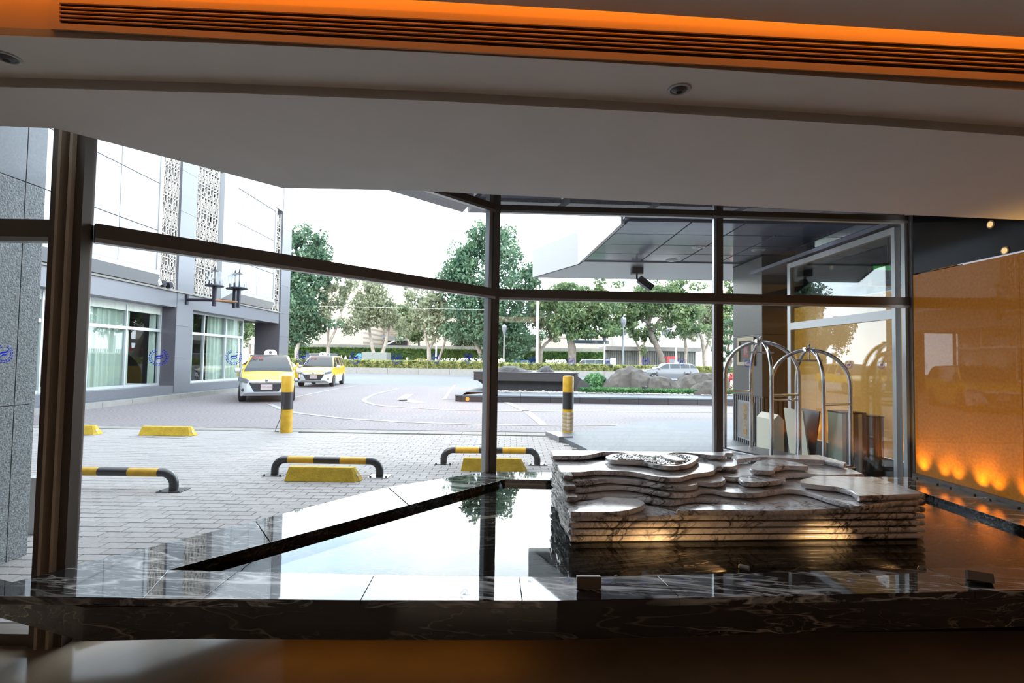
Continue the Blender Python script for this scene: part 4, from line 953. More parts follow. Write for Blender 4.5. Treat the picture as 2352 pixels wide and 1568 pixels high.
plate(X0 - .006, 8.67, 9.24, .155, .84, .02, 'border', 'whitepanel', plq); plate(X0 - .027, 8.70, 9.21, .185, .81, .004, 'face', 'plaque', plq)
text('gold_lettering', '紫\n荊\n天\n園', .135, 'goldtext', plq, (-.034, -.0, .0), RX, spacing=1.05)
# ================================================================== VESTIBULE GLASS (beyond the right window)
w4 = empty('window_4', (4.05, 6.3, 0), kind='structure')
VA, VB = 5.24, 7.28
def vbox(y0, y1, z0, z1, t=.06, nm='frame_bar', m='alu', x=4.05):
    c = MB(); c.box(x - t / 2, x + t / 2, y0, y1, z0, z1); return c.build(nm, m, w4)
vbox(VA + .051, VB - .061, 2.90, 2.97); vbox(VA + .051, VB - .061, 2.0, 2.10); vbox(VB - .06, VB + .02, .075, 2.97); vbox(VA, VA + .05, .075, 2.97)
vbox(VA + .05, VB - .06, .1, 2.0, .01, 'glass_pane', 'tglass'); vbox(VA + .05, VB - .06, 2.10, 2.90, .01, 'glass_pane', 'tglass')
for i in range(4):
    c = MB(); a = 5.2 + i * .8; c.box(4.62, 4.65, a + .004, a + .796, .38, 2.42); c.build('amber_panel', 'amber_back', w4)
c = MB(); c.box(4.58, 4.7, 5.2, 8.4, .0, .375); c.build('base_strip', 'granite_dark', w4)
c = MB(); c.box(4.63, 4.7, 5.2, 8.4, 2.43, 3.3); c.build('upper_panel', 'black', w4)
c = MB(); c.box(4.0, 8, 5.3, 8.4, 3.0, 3.05); c.build('soffit', 'soffit', w4)
for i in range(9):
    y = 5.4 + i * .27; u = empty('passage_uplight', (4.54, y, .38), 'tiny uplight at the foot of the outdoor amber panel, %s from the window' % ['first','second','third','fourth','fifth','sixth','seventh','eighth','ninth','tenth'][i], 'light', 'uplights behind the vestibule glass')
    c = MB(); c.lathe([(.01, 0), (.012, .004), (.012, .014), (.008, .015)], seg=10); c.build('can', 'bronze', u, local=True)
    spot('uplight_beam', (4.54, y, .40), (4.66, y, 1.0), 5.0, (1, .56, .12), 66, 1.0, .01, u)
ex = empty('exit_sign', (4.35, 5.75, 2.55), 'dark hanging exit sign with a glowing green strip behind the vestibule glass', 'sign')
c = MB(); c.box(4.12, 4.56, 5.72, 5.78, 2.42, 2.68); c.build('sign_box', 'black', ex); c = MB(); c.box(4.14, 4.54, 5.715, 5.72, 2.60, 2.65); c.build('green_strip', 'green', ex)
c = MB(); c.tube([(4.34, 5.75, 2.68), (4.34, 5.75, 3.0)], .012, 6); c.build('rod', 'bronze', ex)
# cream cabinet and standing boards around the entrance
cb = empty('cream_cabinet', (3.97, 7.55, .075), 'cream cabinet with a sloping top standing against the fluted pillar', 'cabinet')
c = MB(); c.extr([(3.86, 7.40, .075), (4.02, 7.40, .075), (4.02, 7.40, .68), (3.94, 7.40, .76), (3.86, 7.40, .68)], (0, .5, 0)); c.build('body', 'creambox', cb, bevel=.004)
c = MB(); c.box(3.868, 4.012, 7.395, 7.40, .12, .62); c.build('door', 'creambox', cb)
af = empty('sandwich_board', (3.95, 6.75, .075), 'folding A shaped notice board standing before the vestibule glass', 'sign')
for s, m in ((-1, 'creambox'), (1, 'granite_dark')):
    c = MB(); c.obox((3.93 + .0, 6.80 + s * .0, .47), .02, .45, .86, Matrix.Rotation(.13 * s, 3, 'Y')); c.v = [(x + s * .055, y, z) for x, y, z in c.v]; c.build('leaf_panel', m, af)
dark_ = ['creambox', 'navy', 'creambox', 'maroon', 'creambox', 'maroon']
names_ = ('first white', 'first dark blue', 'second white', 'first dark red', 'third white', 'second dark red')
for i in range(6):
    x = 4.12 + i * .05; t = empty('standing_board', (x, 6.35, 0), '%s narrow board in the upright row behind the vestibule glass' % names_[i], 'board')
    c = MB(); c.box(x - .022, x + .022, 6.22, 6.50, .0, .90); c.build('panel', dark_[i], t, bevel=.002); c = MB(); c.box(x - .022, x + .022, 6.215, 6.51, .90, .92); c.build('top_edge', 'blackm', t)
t = empty('crate', (4.37, 6.1, 0), 'wide brown box lit amber beside the row of upright boards', 'box')
c = MB(); c.box(4.44, 4.56, 6.15, 6.5, .0, .86); c.build('body', 'bronze', t, bevel=.004); c = MB(); c.box(4.435, 4.565, 6.145, 6.505, .86, .885); c.build('lid', 'blackm', t)
# ================================================================== HOOPS, WHEEL STOPS, BOLLARDS
def hoop(a, b, label, grp='yellow and black hoop barriers'):
    t = empty('hoop_barrier', ((a.x + b.x) / 2, (a.y + b.y) / 2, 0), label, 'barrier', grp)
    d = (b - a); L = d.length; d.normalize(); r, zc, R = .047, .195, .13; up = Vector((0, 0, 1))
    def el(p, s):
        P = [p + up * .005, p + up * (zc - R)]
        for k in range(1, 9):
            th = PI / 2 * k / 8; P.append(p + up * (zc - R + R * math.sin(th)) + d * s * R * (1 - math.cos(th)))
        P.append(P[-1] + d * s * .04); return P
    for p, s in ((a, 1), (b, -1)):
        c = MB(); c.tube(el(p, s), r, 14); c.build('elbow', 'blackm', t, smooth=True)
        c = MB(); c.obox(p + up * .004, .26, .2, .008); c.build('foot_plate', 'blackm', t, bevel=.002)
        for u in (-.1, .1):
            c = MB(); c.lathe([(.014, .008), (.014, .018), (.008, .024)], (p.x + u, p.y - .07, 0), 6); c.build('bolt', 'bronze', t)
    s0 = a + d * (R + .04) + up * zc; s1 = b - d * (R + .04) + up * zc; m = (s1 - s0)
    for k, mm in enumerate(('yellow', 'blackm', 'yellow')):
        c = MB(); c.tube([s0 + m * (k / 3), s0 + m * ((k + 1) / 3)], r, 14); c.build('bar', mm, t, smooth=True)
a, b = G(631, 1090), G(872, 1094); hoop(a, b, 'low yellow and black hoop barrier behind the yellow block in the middle of the paving')
L_ = (b - a).length; b = G(399, 1126); hoop(b - Vector((L_, 0, 0)), b, 'low yellow and black hoop barrier partly hidden by the wide left mullion')
hoop(G(1019, 1064), G(1234, 1066), 'low yellow and black hoop barrier behind the window corner post')
def wheel_stop(p, L, h, label):
    t = empty('wheel_stop', (p.x, p.y, 0), label, 'wheel stop', 'yellow concrete wheel stops'); w_, wt = .09, .04; e = .09
    c = MB(); bt = [(-L / 2, -w_), (L / 2 - .05, -w_), (L / 2, -w_ + .06), (L / 2, w_), (-L / 2, w_)]; tp = [(-L / 2 + .03, -wt), (L / 2 - e - .02, -wt), (L / 2 - e, -wt + .03), (L / 2 - e, wt), (-L / 2 + .03, wt)]
    c.add([(x, y, .002) for x, y in bt] + [(x, y, h) for x, y in tp], [(4, 3, 2, 1, 0), (5, 6, 7, 8, 9)] + [(i, (i + 1) % 5, 5 + (i + 1) % 5, 5 + i) for i in range(5)])
    c.build('block', 'yblock', t, local=True, bevel=.006)
    c = MB(); c.obox((L / 2 - .045, -.01, h * .45), .012, .05, .03, Matrix.Rotation(-.6, 3, 'Y')); c.build('reflector', 'plate', t, local=True)
wheel_stop(G(738, 1107) + Vector((0, .09, 0)), .90, .165, 'yellow concrete wheel stop in front of the middle hoop barrier')
wheel_stop(G(1135, 1083) + Vector((0, .09, 0)), .90, .165, 'yellow concrete wheel stop behind the dark corner post')
wheel_stop(G(379, 1001) + Vector((0, .09, 0)), 1.0, .165, 'yellow wheel stop on a white painted patch at the driveway edge')
wheel_stop(G(154, 998) + Vector((0, .09, 0)), 1.05, .165, 'yellow wheel stop half hidden by the wide left mullion')
def bollard(p, label, worn):
    t = empty('bollard', p, label, 'bollard'); r, h = .112, 1.13
    c = MB(); c.lathe([(r, 0), (r, .46)], seg=24); c.build('lower_band', 'yellow', t, local=True, smooth=True)
    c = MB(); c.lathe([(r, .461), (r, .80)], seg=24); c.build('black_band', 'blackm', t, local=True, smooth=True)
    c = MB(); c.lathe([(r, .801), (r, h - .03), (r * .9, h - .008), (r * .5, h), (.01, h + .003)], seg=24); c.build('upper_band', 'yellow', t, local=True, smooth=True)
    if worn:
        for k in range(5):
            c = MB(); c.lathe([(r + .001, .04 + k * .075), (r + .003, .045 + k * .075), (r + .003, .095 + k * .075), (r + .001, .10 + k * .075)], seg=24); c.build('faded_ring', 'tile', t, local=True, smooth=True)
bollard(G(657, 993), 'yellow and black striped bollard beside the taxi', False); bollard(G(1304, 992, .075), 'yellow and black bollard with faded rings on the entrance platform', True)
c = MB(); P = [D(650, 932, G(657, 993).y - .13), D(643, 962, 9.7), D(634, 984, 9.7)] + [G(632, 990, .006), G(640, 992, .006)]; c.tube(P, .006, 5); tag(c.build('cable', 'blackm'), 'thin black cable trailing from the bollard to the paving', 'cable')
# ================================================================== PLANTER ISLAND
pl_ = empty('planter_island', (3, 20, 0), 'long low granite planter island with a black stone basin and boulders across the driveway', 'planter')
pf, pbk = 17.9, 25.5; XL = G(1050, 918).x
body = [(XL, pf + .15), (XL + .25, pf), (14, pf + .12), (14, pbk), (XL + 1.0, pbk)]
c = MB(); c.prism(body, 0, .19); c.build('wall_core', 'basalt', pl_)
xs_ = [XL + .25 + i * 1.05 for i in range(14)]
for i in range(13):
    c = MB(); y0_, y1_ = pf + .008 * i, pf + .008 * (i + 1); c.prism([(xs_[i] + .006, y0_ - .03), (xs_[i + 1] - .006, y1_ - .03), (xs_[i + 1] - .006, y1_ + .02), (xs_[i] + .006, y0_ + .02)], 0, .185); c.build('face_stone', 'basalt', pl_)
    c = MB(); c.prism([(xs_[i] + .006, y0_ - .05), (xs_[i + 1] - .006, y1_ - .05), (xs_[i + 1] - .006, y1_ + 1.6), (xs_[i] + .006, y0_ + 1.6)], .19, .24); c.build('cap_stone', 'slab', pl_)
c = MB(); c.prism([(XL - .03, pf + .12), (XL + .24, pf - .05), (XL + 1.3, pf + 1.6), (XL + 1.7, pbk), (XL + .8, pbk)], .19, .24); c.build('cap_stone', 'slab', pl_)
c = MB(); c.lathe([(.07, -.005), (.07, .0)], (XL + .45, pf - .036, .10), 10, axis='Y'); c.build('reflector', 'orange', pl_)
r6 = random.Random(6); gv = MB()
for i in range(900):
    x, y = r6.uniform(XL + 1.4, 13), pf + 1.65 + abs(r6.gauss(0, .35)); r = r6.uniform(.04, .085); gv.lathe([(r * .6, -.01), (r, r * .3), (r * .5, r * .75)], (x, y, .24), 5)
c = MB(); c.prism([(XL + 1.35, pf + 1.6), (14, pf + 1.7), (14, pbk), (XL + 1.8, pbk)], .2, .245); c.build('soil', 'gravel', pl_)
o = gv.build('pebbles', 'gravel', pl_, smooth=True); o['kind'] = 'stuff'
Yb = 20.4
p0, p1 = D(1088, 872, Yb), D(1336, 872, Yb)
ba = empty('stone_basin', (p0.x + 2, Yb, .24), 'black stone fountain basin with a thick overhanging top in the planter island', 'fountain')
c = MB(); c.box(p0.x, p1.x - .15, Yb, Yb + 2.2, .66, .98); c.build('top_slab', 'basalt', ba, bevel=.015)
c = MB(); c.box(p0.x - .02, p1.x - .13, Yb - .02, Yb + 2.2, .985, 1.02); c.build('rim', 'basalt', ba)
c = MB(); c.prism([(p0.x + .5, Yb + .35), (p1.x, Yb + .35), (p1.x, Yb + 2.0), (p0.x + .5, Yb + 2.0)], .24, .66); c.build('pedestal', 'rock_dark', ba)
c = MB(); c.extr([(p0.x + .15, Yb + .1, .66), (p0.x + .7, Yb + .1, .66), (p0.x + .7, Yb + .1, .24)], (0, 1.8, 0)); c.build('corbel', 'basalt', ba)
c = MB(); c.extr([(p1.x - .3, Yb - .05, .98), (p1.x - .05, Yb - .05, .8), (p1.x + .75, Yb - .3, .24), (p1.x - .3, Yb - .05, .24)], (0, 1.2, 0)); c.build('leaning_slab', 'basalt', ba)
def rock(pxs, base_py, Y, depth, m, label, name='boulder', grp=None, seed=1, zb=None):
    rr = random.Random(seed); T = [D(x, y, Y) for x, y in pxs]; x0, x1 = T[0].x, T[-1].x; z0 = D(pxs[0][0], base_py, Y).z if zb is None else zb
    nx, ny = 14, 9; vs = []; 
    def top(x):
        for a, b in zip(T, T[1:]):
            if a.x <= x <= b.x: return a.z + (b.z - a.z) * (x - a.x) / max(1e-6, b.x - a.x)
        return z0
    for j in range(ny + 1):
        v = j / ny; pr = math.sin(PI * min(1, max(0, v))) ** .55 if 0 < v < 1 else 0
        for i in range(nx + 1):
            u = i / nx; x = x0 + (x1 - x0) * u; h = (top(x) - z0) * pr
            jx = rr.uniform(-1, 1) * .03 * (x1 - x0); vs.append((x + jx * (0 < i < nx), Y + depth * (v - .5) + rr.uniform(-.04, .04) * depth, z0 - .06 + max(0, h) * rr.uniform(.94, 1.03)))
    c = MB(); c.add(vs, [(j * (nx + 1) + i, j * (nx + 1) + i + 1, (j + 1) * (nx + 1) + i + 1, (j + 1) * (nx + 1) + i) for j in range(ny) for i in range(nx)])
    bse = Vector(((x0 + x1) / 2, Y, z0)); o = c.build(name, m, loc=bse); return tag(o, label, 'rock', grp)
rock([(1118, 853), (1135, 845), (1160, 836), (1185, 837), (1208, 846), (1232, 853)], 853, Yb + 1.0, 1.6, 'rock_dark', 'wide dark rock mound lying on the black stone basin', seed=2, zb=.98)
rock([(1230, 853), (1240, 842), (1252, 836), (1264, 838), (1274, 853)], 853, Yb + 1.1, 1.2, 'rock_dark', 'smaller dark rock beside the mound on the black stone basin', seed=3, zb=.98)
rock([(1376, 890), (1398, 862), (1425, 842), (1448, 834), (1470, 843), (1498, 862), (1510, 888)], 889, 21.2, 2.0, 'rock', 'largest pointed grey boulder in the planter island', seed=4, zb=.2)
rock([(1480, 885), (1492, 864), (1512, 858), (1538, 863), (1558, 880)], 886, 20.6, 1.2, 'rock', 'low rounded boulder right of the pointed boulder', seed=5, zb=.2)
rock([(1548, 880), (1570, 858), (1600, 852), (1630, 853), (1655, 862), (1664, 885)], 886, 22.0, 1.8, 'rock', 'broad brownish boulder under the mullion', seed=8, zb=.2)
rock([(1585, 889), (1602, 876), (1625, 869), (1650, 872), (1660, 889)], 889, 20.1, 1.0, 'rock', 'small boulder in front of the broad brownish boulder', seed=9, zb=.2)
def leaves(mb, pts_fn, n, size, rr, flat=0.0):
    for i in range(n):
        p = pts_fn(); s = size * rr.uniform(.6, 1.3); a = Vector((rr.gauss(0, 1), rr.gauss(0, 1), rr.gauss(0, 1))); a.normalize(); b = a.cross(Vector((rr.gauss(0, 1), rr.gauss(0, 1), rr.gauss(0, 1) + flat))); b.normalize()
        q = Vector(p); mb.add([q - a * s * .5, q + b * s * .28, q + a * s * .5, q - b * s * .28], [(0, 1, 2, 3)])
def clump(name, label, x0, x1, y0, y1, z0, z1, m, n, size, seed, cat='shrub', core=True, kind=None, rounded=True):
    rr = random.Random(seed); t = empty(name, ((x0 + x1) / 2, (y0 + y1) / 2, z0), label, cat, kind=kind); mb = MB()
    def f():
        while True:
            u, v, w_ = rr.uniform(-1, 1), rr.uniform(-1, 1), rr.uniform(0, 1)
            if not rounded or u * u + v * v + w_ * w_ <= 1: break
        if rounded:
            l = max(.35, math.sqrt(u * u + v * v + w_ * w_)); k_ = rr.uniform(.85, 1.05) / l; u, v, w_ = u * k_, v * k_, w_ * k_
        else:
            f_ = rr.random()
            if f_ < .5: v = -1 + abs(rr.gauss(0, .06))
            else: w_ = 1 - abs(rr.gauss(0, .04))
        return ((x0 + x1) / 2 + u * (x1 - x0) / 2, (y0 + y1) / 2 + v * (y1 - y0) / 2, z0 + w_ * (z1 - z0))
    leaves(mb, f, n, size, rr); o = mb.build('foliage', m, t); o['kind'] = 'stuff'
    if core:
        c = MB()
        if rounded:
            c.lathe([(.9, 0), (.8, .35), (.5, .7), (.05, .86)], seg=12); c.v = [((x0 + x1) / 2 + x * (x1 - x0) / 2, (y0 + y1) / 2 + y * (y1 - y0) / 2, z0 + z * (z1 - z0)) for x, y, z in c.v]
        else: c.box(x0, x1, y0 + .05, y1, z0, z1 - .04)
        c.build('stem_mass', m, t)
    return t
q0, q1 = D(1336, 885, 21.8), D(1398, 885, 21.8)
clump('mounded_shrub', 'bright green mounded shrub between the stone basin and the pointed boulder', q0.x, q1.x, 21.0, 22.6, .22, .98, 'cover', 1500, .13, 21)
gcv = clump('groundcover', 'low green groundcover running along the planter island', D(1330, 885, 20.3).x, 13, 19.75, 20.4, .23, .43, 'cover', 5200, .14, 22, cat='plant', rounded=False, core=True)
gl_ = empty('garden_light', D(1480, 890, 19.9), 'small black garden light in the groundcover', 'light')
gl_.location.z = .24
c = MB(); c.box(-.02, .02, -.02, .02, 0, .2); c.build('stake', 'blackm', gl_, local=True); c = MB(); c.lathe([(.09, .18), (.10, .20), (.10, .30), (.07, .33)], seg=12); c.build('lamp_head', 'blackm', gl_, local=True)
rf = clump('red_flower_bed', 'patch of red and white flowers at the right end of the planter island', D(1672, 860, 22).x, D(1700, 860, 22).x, 21.6, 22.6, .25, 1.0, 'red', 260, .16, 23, cat='flowers', core=False)
rr7 = random.Random(7); mb = MB(); leaves(mb, lambda: (rr7.uniform(D(1678, 860, 21.7).x, D(1702, 860, 21.7).x), rr7.uniform(21.5, 21.8), rr7.uniform(.3, .75)), 120, .15, rr7); mb.build('white_blossoms', 'flower', rf)['kind'] = 'stuff'
# cloud-pruned pine
def pts_tube(mb, pts, Y, sc_): 
    mb.tube([D(x, y, Y) for x, y, _ in pts], [w_ * Y / F_PX / 2 for _, _, w_ in pts], 8)
pn = empty('garden_pine', (D(1672, 885, 21).x, 21, .24), 'dark green garden pine with layered pads beside the pillar', 'tree')
mb = MB(); pts_tube(mb, [(1674, 890, 8), (1668, 860, 7), (1680, 830, 6), (1672, 800, 5), (1680, 770, 4), (1676, 742, 3)], 21.0, 1); pts_tube(mb, [(1672, 850, 4), (1655, 842, 3), (1648, 838, 2)], 21.0, 1); pts_tube(mb, [(1676, 805, 4), (1655, 800, 2)], 21.0, 1); mb.build('trunk', 'bark_dark', pn, smooth=True)
rr8 = random.Random(8); mb = MB()
for (x, y, rx, ry) in ((1662, 848, 16, 5), (1650, 802, 16, 6), (1668, 786, 14, 5), (1684, 812, 16, 7), (1676, 762, 22, 8), (1660, 742, 20, 9), (1688, 740, 18, 9), (1655, 826, 10, 5)):
    cc = D(x, y, 21); s = 21 / F_PX
    def f():
        a = rr8.uniform(0, 2 * PI); r = math.sqrt(rr8.random()); return (cc.x + r * math.cos(a) * rx * s, cc.y + r * math.sin(a) * rx * s, cc.z + rr8.gauss(0, .45) * ry * s)
    leaves(mb, f, 330, .12, rr8)
mb.build('needles', 'leaf_dark', pn)['kind'] = 'stuff'
# ================================================================== VEHICLES (front of each car faces its local -Y)
def sm(t): t = max(0, min(1, t)); return t * t * (3 - 2 * t)
def pw(tab, x):
    for (x0, y0), (x1, y1) in zip(tab, tab[1:]):
        if x0 <= x <= x1: return y0 + (y1 - y0) * (x - x0) / (x1 - x0)
    return tab[0][1] if x < tab[0][0] else tab[-1][1]
PROF = {
 'mpv': dict(top=[(-.5, .60), (-.485, .72), (-.45, .82), (-.38, .91), (-.28, 1.0), (-.1, 1.03), (.3, 1.05), (.46, 1.05), (.49, .98), (.5, .85)], cab=(-.30, -.10, .38, .485), pil=(-.06, .14, .34)),
 'sedan': dict(top=[(-.5, .55), (-.48, .68), (-.42, .78), (-.3, .86), (-.2, .92), (.1, .95), (.35, .98), (.46, .98), (.49, .9), (.5, .7)], cab=(-.24, -.06, .20, .40), pil=(.0, .17)),
 'suv': dict(top=[(-.5, .6), (-.48, .78), (-.42, .9), (-.3, .98), (-.2, 1.02), (.1, 1.05), (.4, 1.08), (.47, 1.05), (.5, .85)], cab=(-.25, -.08, .36, .47), pil=(-.02, .16, .33)),
 'van': dict(top=[(-.5, .6), (-.485, .8), (-.45, .95), (-.4, 1.02), (-.2, 1.08), (.3, 1.1), (.47, 1.1), (.495, 1.0), (.5, .8)], cab=(-.42, -.26, .46, .49), pil=(-.2, .06, .28)),
}
HWT = [(-.5, .66), (-.485, .80), (-.45, .91), (-.38, .975), (-.25, 1), (.3, 1), (.43, .975), (.485, .9), (.5, .82)]
def car(name, label, loc, rz, L, Wd, H, paint, kind='mpv', bumper=None, cat='car', front=True, plate=None, taxi=False, grp=None, lower=None):
    t = empty(name, loc, label, cat, grp, rz=rz); P = PROF[kind]; w = Wd / 2; ra = .345; wy = (-.315 * L, .285 * L); wr = .315
    n = 60; rings = []
    for i in range(n + 1):
        u = -.5 + i / n; y = u * L; hw = pw(HWT, u) * w; zt_c = pw(P['top'], u); zl = .22 + .12 * sm((-.46 - u) / .04) + .14 * sm((u - .46) / .04); zs = zl
        for c0 in wy:
            if abs(y - c0) < ra: zs = max(zs, wr + math.sqrt(ra * ra - (y - c0) ** 2))
        zm = max(.58, zs + .02); zh = max(zt_c - .12, zm + .01)
        rings.append([(0, zl), (hw * .80, zl if zs == zl else zl), (hw * .97, zs), (hw, zm), (hw * .985, zh), (hw * .93, max(zt_c, zh + .01)), (0, max(zt_c, zh + .01) + .025)])
    K = len(rings[0]); vs = []
    for i, r in enumerate(rings):
        y = (-.5 + i / n) * L; vs += [(x, y, z) for x, z in r] + [(-x, y, z) for x, z in r]
    A, Bm, Lw = MB(), MB(), MB()
    def put(f):
        cz = sum(vs[k][2] for k in f) / len(f); cy = sum(vs[k][1] for k in f) / len(f); tgt = A
        if bumper and cy < -.395 * L and cz < .70: tgt = Bm
        elif lower and cz < .45: tgt = Lw
        tgt.add([vs[k] for k in f], [tuple(range(len(f)))])
    for i in range(n):
        for k in range(K - 1):
            a, b = i * 2 * K + k, (i + 1) * 2 * K + k; put((a, a + 1, b + 1, b)); a += K; b += K; put((a, b, b + 1, a + 1))
    for i, rev in ((0, False), (n, True)):
        a = i * 2 * K
        for k in range(K - 1):
            f = (a + k, a + K + k, a + K + k + 1, a + k + 1); put(f if not rev else f[::-1])
    def fin(mb, nm, m):
        if mb.v:
            o = mb.build(nm, m, t, local=True); bm = bmesh.new(); bm.from_mesh(o.data); bmesh.ops.remove_doubles(bm, verts=bm.verts, dist=.0005); bmesh.ops.recalc_face_normals(bm, faces=bm.faces)
            for f in bm.faces: f.smooth = True
            for e in bm.edges: e.smooth = not (e.is_manifold and e.calc_face_angle(0) > .6)
            bm.to_mesh(o.data); bm.free(); return o
    fin(A, 'body', paint); fin(Bm, 'front_bumper', bumper or paint); fin(Lw, 'lower_trim', lower or paint)
    cb0, r0, r1, cb1 = [v * L for v in P['cab']]; m_ = 34; R = []
    for i in range(m_ + 1):
        y = cb0 + (cb1 - cb0) * i / m_; zb = pw(P['top'], y / L) - .01; f = sm((y - cb0) / (r0 - cb0)) ** .8 * (1 - sm((y - r1) / (cb1 - r1)) ** 1.25)
        if y <= r0: f = ((y - cb0) / (r0 - cb0)) ** .92
        zr = zb + (H - zb) * f - .05 * ((y - (r0 + r1) / 2) / L) ** 2 * 4 * f; wb = w * .92 * (pw(HWT, y / L)); wt = wb - (zr - zb) * .30
        R.append((y, [(wb, zb), (wt, max(zb, zr - .05 * f)), (wt - .07 * f - .02, zr), (0, zr + .02 * f)]))
    Gm, Rm = MB(), MB()
    for i in range(m_):
        (ya, ra_), (yb_, rb_) = R[i], R[i + 1]; ym = (ya + yb_) / 2 / L
        for s in (1, -1):
            for k in range(3):
                q = [(s * ra_[k][0], ya, ra_[k][1]), (s * ra_[k + 1][0], ya, ra_[k + 1][1]), (s * rb_[k + 1][0], yb_, rb_[k + 1][1]), (s * rb_[k][0], yb_, rb_[k][1])]
                if k == 0: tgt = Rm if (any(abs(ym - pp) < .012 for pp in P['pil']) or ym * L < cb0 + .16 * (r0 - cb0) and False) else Gm
                elif k == 1: tgt = Rm
                else: tgt = Rm if r0 <= ym * L <= r1 + .3 * (cb1 - r1) else Gm
                if s < 0: q = q[::-1]
                tgt.add(q, [(0, 1, 2, 3)])
    fin(Gm, 'windows', 'cargl'); fin(Rm, 'roof', paint)
    for sx in (-1, 1):
        for c0 in wy:
            c = MB(); x = sx * (w - .10)
            c.lathe([(.20, -.1), (wr - .02, -.1), (wr, -.07), (wr, .07), (wr - .02, .1), (.20, .1)], (x, c0, wr), 22, axis='X'); o = c.build('wheel', 'tyre', t, local=True, smooth=True)
            c = MB(); c.lathe([(.02, .085 * sx), (.19, .105 * sx), (.205, .095 * sx)], (x, c0, wr), 20, axis='X'); c.build('hub_cap', 'silver', o, local=True, smooth=True)
    for sx in (-1, 1):
        c = MB(); c.lathe([(.02, -.10), (.08, -.08), (.09, .0), (.08, .08), (.02, .10)], (sx * (w + .10), -.215 * L, 1.02), 10, axis='X'); c.v = [(x, -.215 * L + (y + .215 * L) * .6, z) for x, y, z in c.v]; c.build('side_mirror', bumper or paint, t, local=True, smooth=True)
    yf = -.5 * L
    if front:
        c = MB(); c.extr([(-.52, yf - .012, .66), (.52, yf - .012, .66), (.36, yf - .012, .36), (-.36, yf - .012, .36)], (0, .06, 0)); c.build('grille', 'blackm', t, local=True, bevel=.012)
        c = MB(); c.extr([(-.50, yf - .02, .665), (.50, yf - .02, .665), (.42, yf - .02, .63), (-.42, yf - .02, .63)], (0, .05, 0)); c.build('chrome_bar', 'chrome', t, local=True)
        for sx in (-1, 1):
            c = MB(); c.obox((sx * w * .80, yf + .11, .735), .36, .07, .13, Matrix.Rotation(sx * .62, 3, 'Z') @ Matrix.Rotation(sx * -.18, 3, 'Y')); c.build('headlamp', 'lamp', t, local=True, bevel=.02)
            c = MB(); c.lathe([(.05, -.02), (.07, 0), (.05, .02)], (sx * w * .72, yf + .085, .42), 12, axis='Y'); c.v = [((x - sx * w * .72) * 1.8 + sx * w * .72, y + abs(x - sx * w * .72) * .0, z) for x, y, z in c.v]; c.build('fog_lamp', 'blackm', t, local=True)
        c = MB(); c.lathe([(.02, 0), (.05, .006), (.055, .012)], (0, yf - .03, .72), 12, axis='Y'); c.build('badge', 'chrome', t, local=True)
    if plate:
        c = MB(); c.box(-.17, .17, yf - .04, yf - .03, .43, .60); pp = c.build('number_plate', 'plate', t, local=True, bevel=.004)
        text('plate_lettering', plate, .082, 'plate_red', pp, (0, yf - .0405, .515), (PI / 2, 0, 0))
    if taxi:
        c = MB(); c.extr([(-.22, -.05 * L, H - .02), (.22, -.05 * L, H - .02), (.20, -.05 * L, H + .12), (.11, -.05 * L, H + .19), (-.11, -.05 * L, H + .19), (-.20, -.05 * L, H + .12)], (0, .16, 0)); s_ = c.build('roof_sign', 'whitec', t, local=True, bevel=.02)
        c = MB(); c.lathe([(.02, 0), (.045, .003), (.05, .006)], (0, -.05 * L - .006, H + .09), 12, axis='Y'); c.build('sign_emblem', 'silver', s_, local=True)
        ti = math.atan2(H - 1.0, (r0 - cb0))
        text('dashboard_lettering', '空車', .17, 'red', t, (-.36, (cb0 * .25 + r0 * .75) - .05, 1.0 + (H - 1.0) * .74 + .035), (ti, 0, 0))
    return t
LZ = -.004
v1 = G(611, 925); fwd1 = Vector((.40, -.92, 0)); rz1 = math.atan2(fwd1.x, -fwd1.y)
car('taxi', 'yellow and white taxi driving towards the striped bollard, nearest of the taxis', (v1.x - fwd1.x * 2.25, v1.y - fwd1.y * 2.25, LZ), rz1, 4.5, 1.70, 1.56, 'taxi', 'mpv', 'taxiwhite', 'taxi', plate='TDD-8500', taxi=True, lower=None)
v2 = G(719, 889); f2 = Vector((.16, -.985, 0))
car('taxi', 'yellow taxi with its long side in view behind the striped bollard', (v2.x - f2.x * 2.3, v2.y - f2.y * 2.3, LZ), math.atan2(f2.x, -f2.y), 4.6, 1.72, 1.58, 'taxi', 'mpv', 'taxiwhite', 'taxi', plate='TDC-685', taxi=True, lower='taxiwhite')
v3 = D(630, 860, 31.5)
car('taxi', 'yellow taxi mostly hidden behind the nearest taxi and the dark pillar', (v3.x, 31.5, LZ), 1.4, 4.5, 1.7, 1.5, 'taxi', 'sedan', 'taxi', 'taxi')
def at(px, Y): return D(px, 820, Y).x
car('minivan', 'grey minivan on the far road behind the clipped hedge', (at(734, 57), 57, -.01), -PI / 2, 4.6, 1.75, 1.95, 'greyvan', 'van')
car('car', 'yellow taxi roof showing over the clipped hedge on the far road', (at(962, 56), 56, -.01), -PI / 2, 3.6, 1.7, 1.5, 'taxi', 'sedan')
car('car', 'blue car on the far road left of the white lamp pole', (at(1187, 57), 57, -.01), -PI / 2, 3.6, 1.7, 1.5, 'bluec', 'suv')
car('minivan', 'silver minivan on the far road behind the tree trunk', (at(1360, 55), 55, -.01), -PI / 2, 4.3, 1.75, 1.72, 'silver', 'van')
car('car', 'dark silver car passing on the near road behind the boulders', (at(1535, 42), 42, -.01), -PI / 2, 4.6, 1.8, 1.45, 'silver', 'suv')
car('car', 'white car far off seen through the gap beside the dark pillar', (at(568, 62), 62, -.01), -PI / 2 - .6, 4.2, 1.7, 1.75, 'whitec', 'suv')
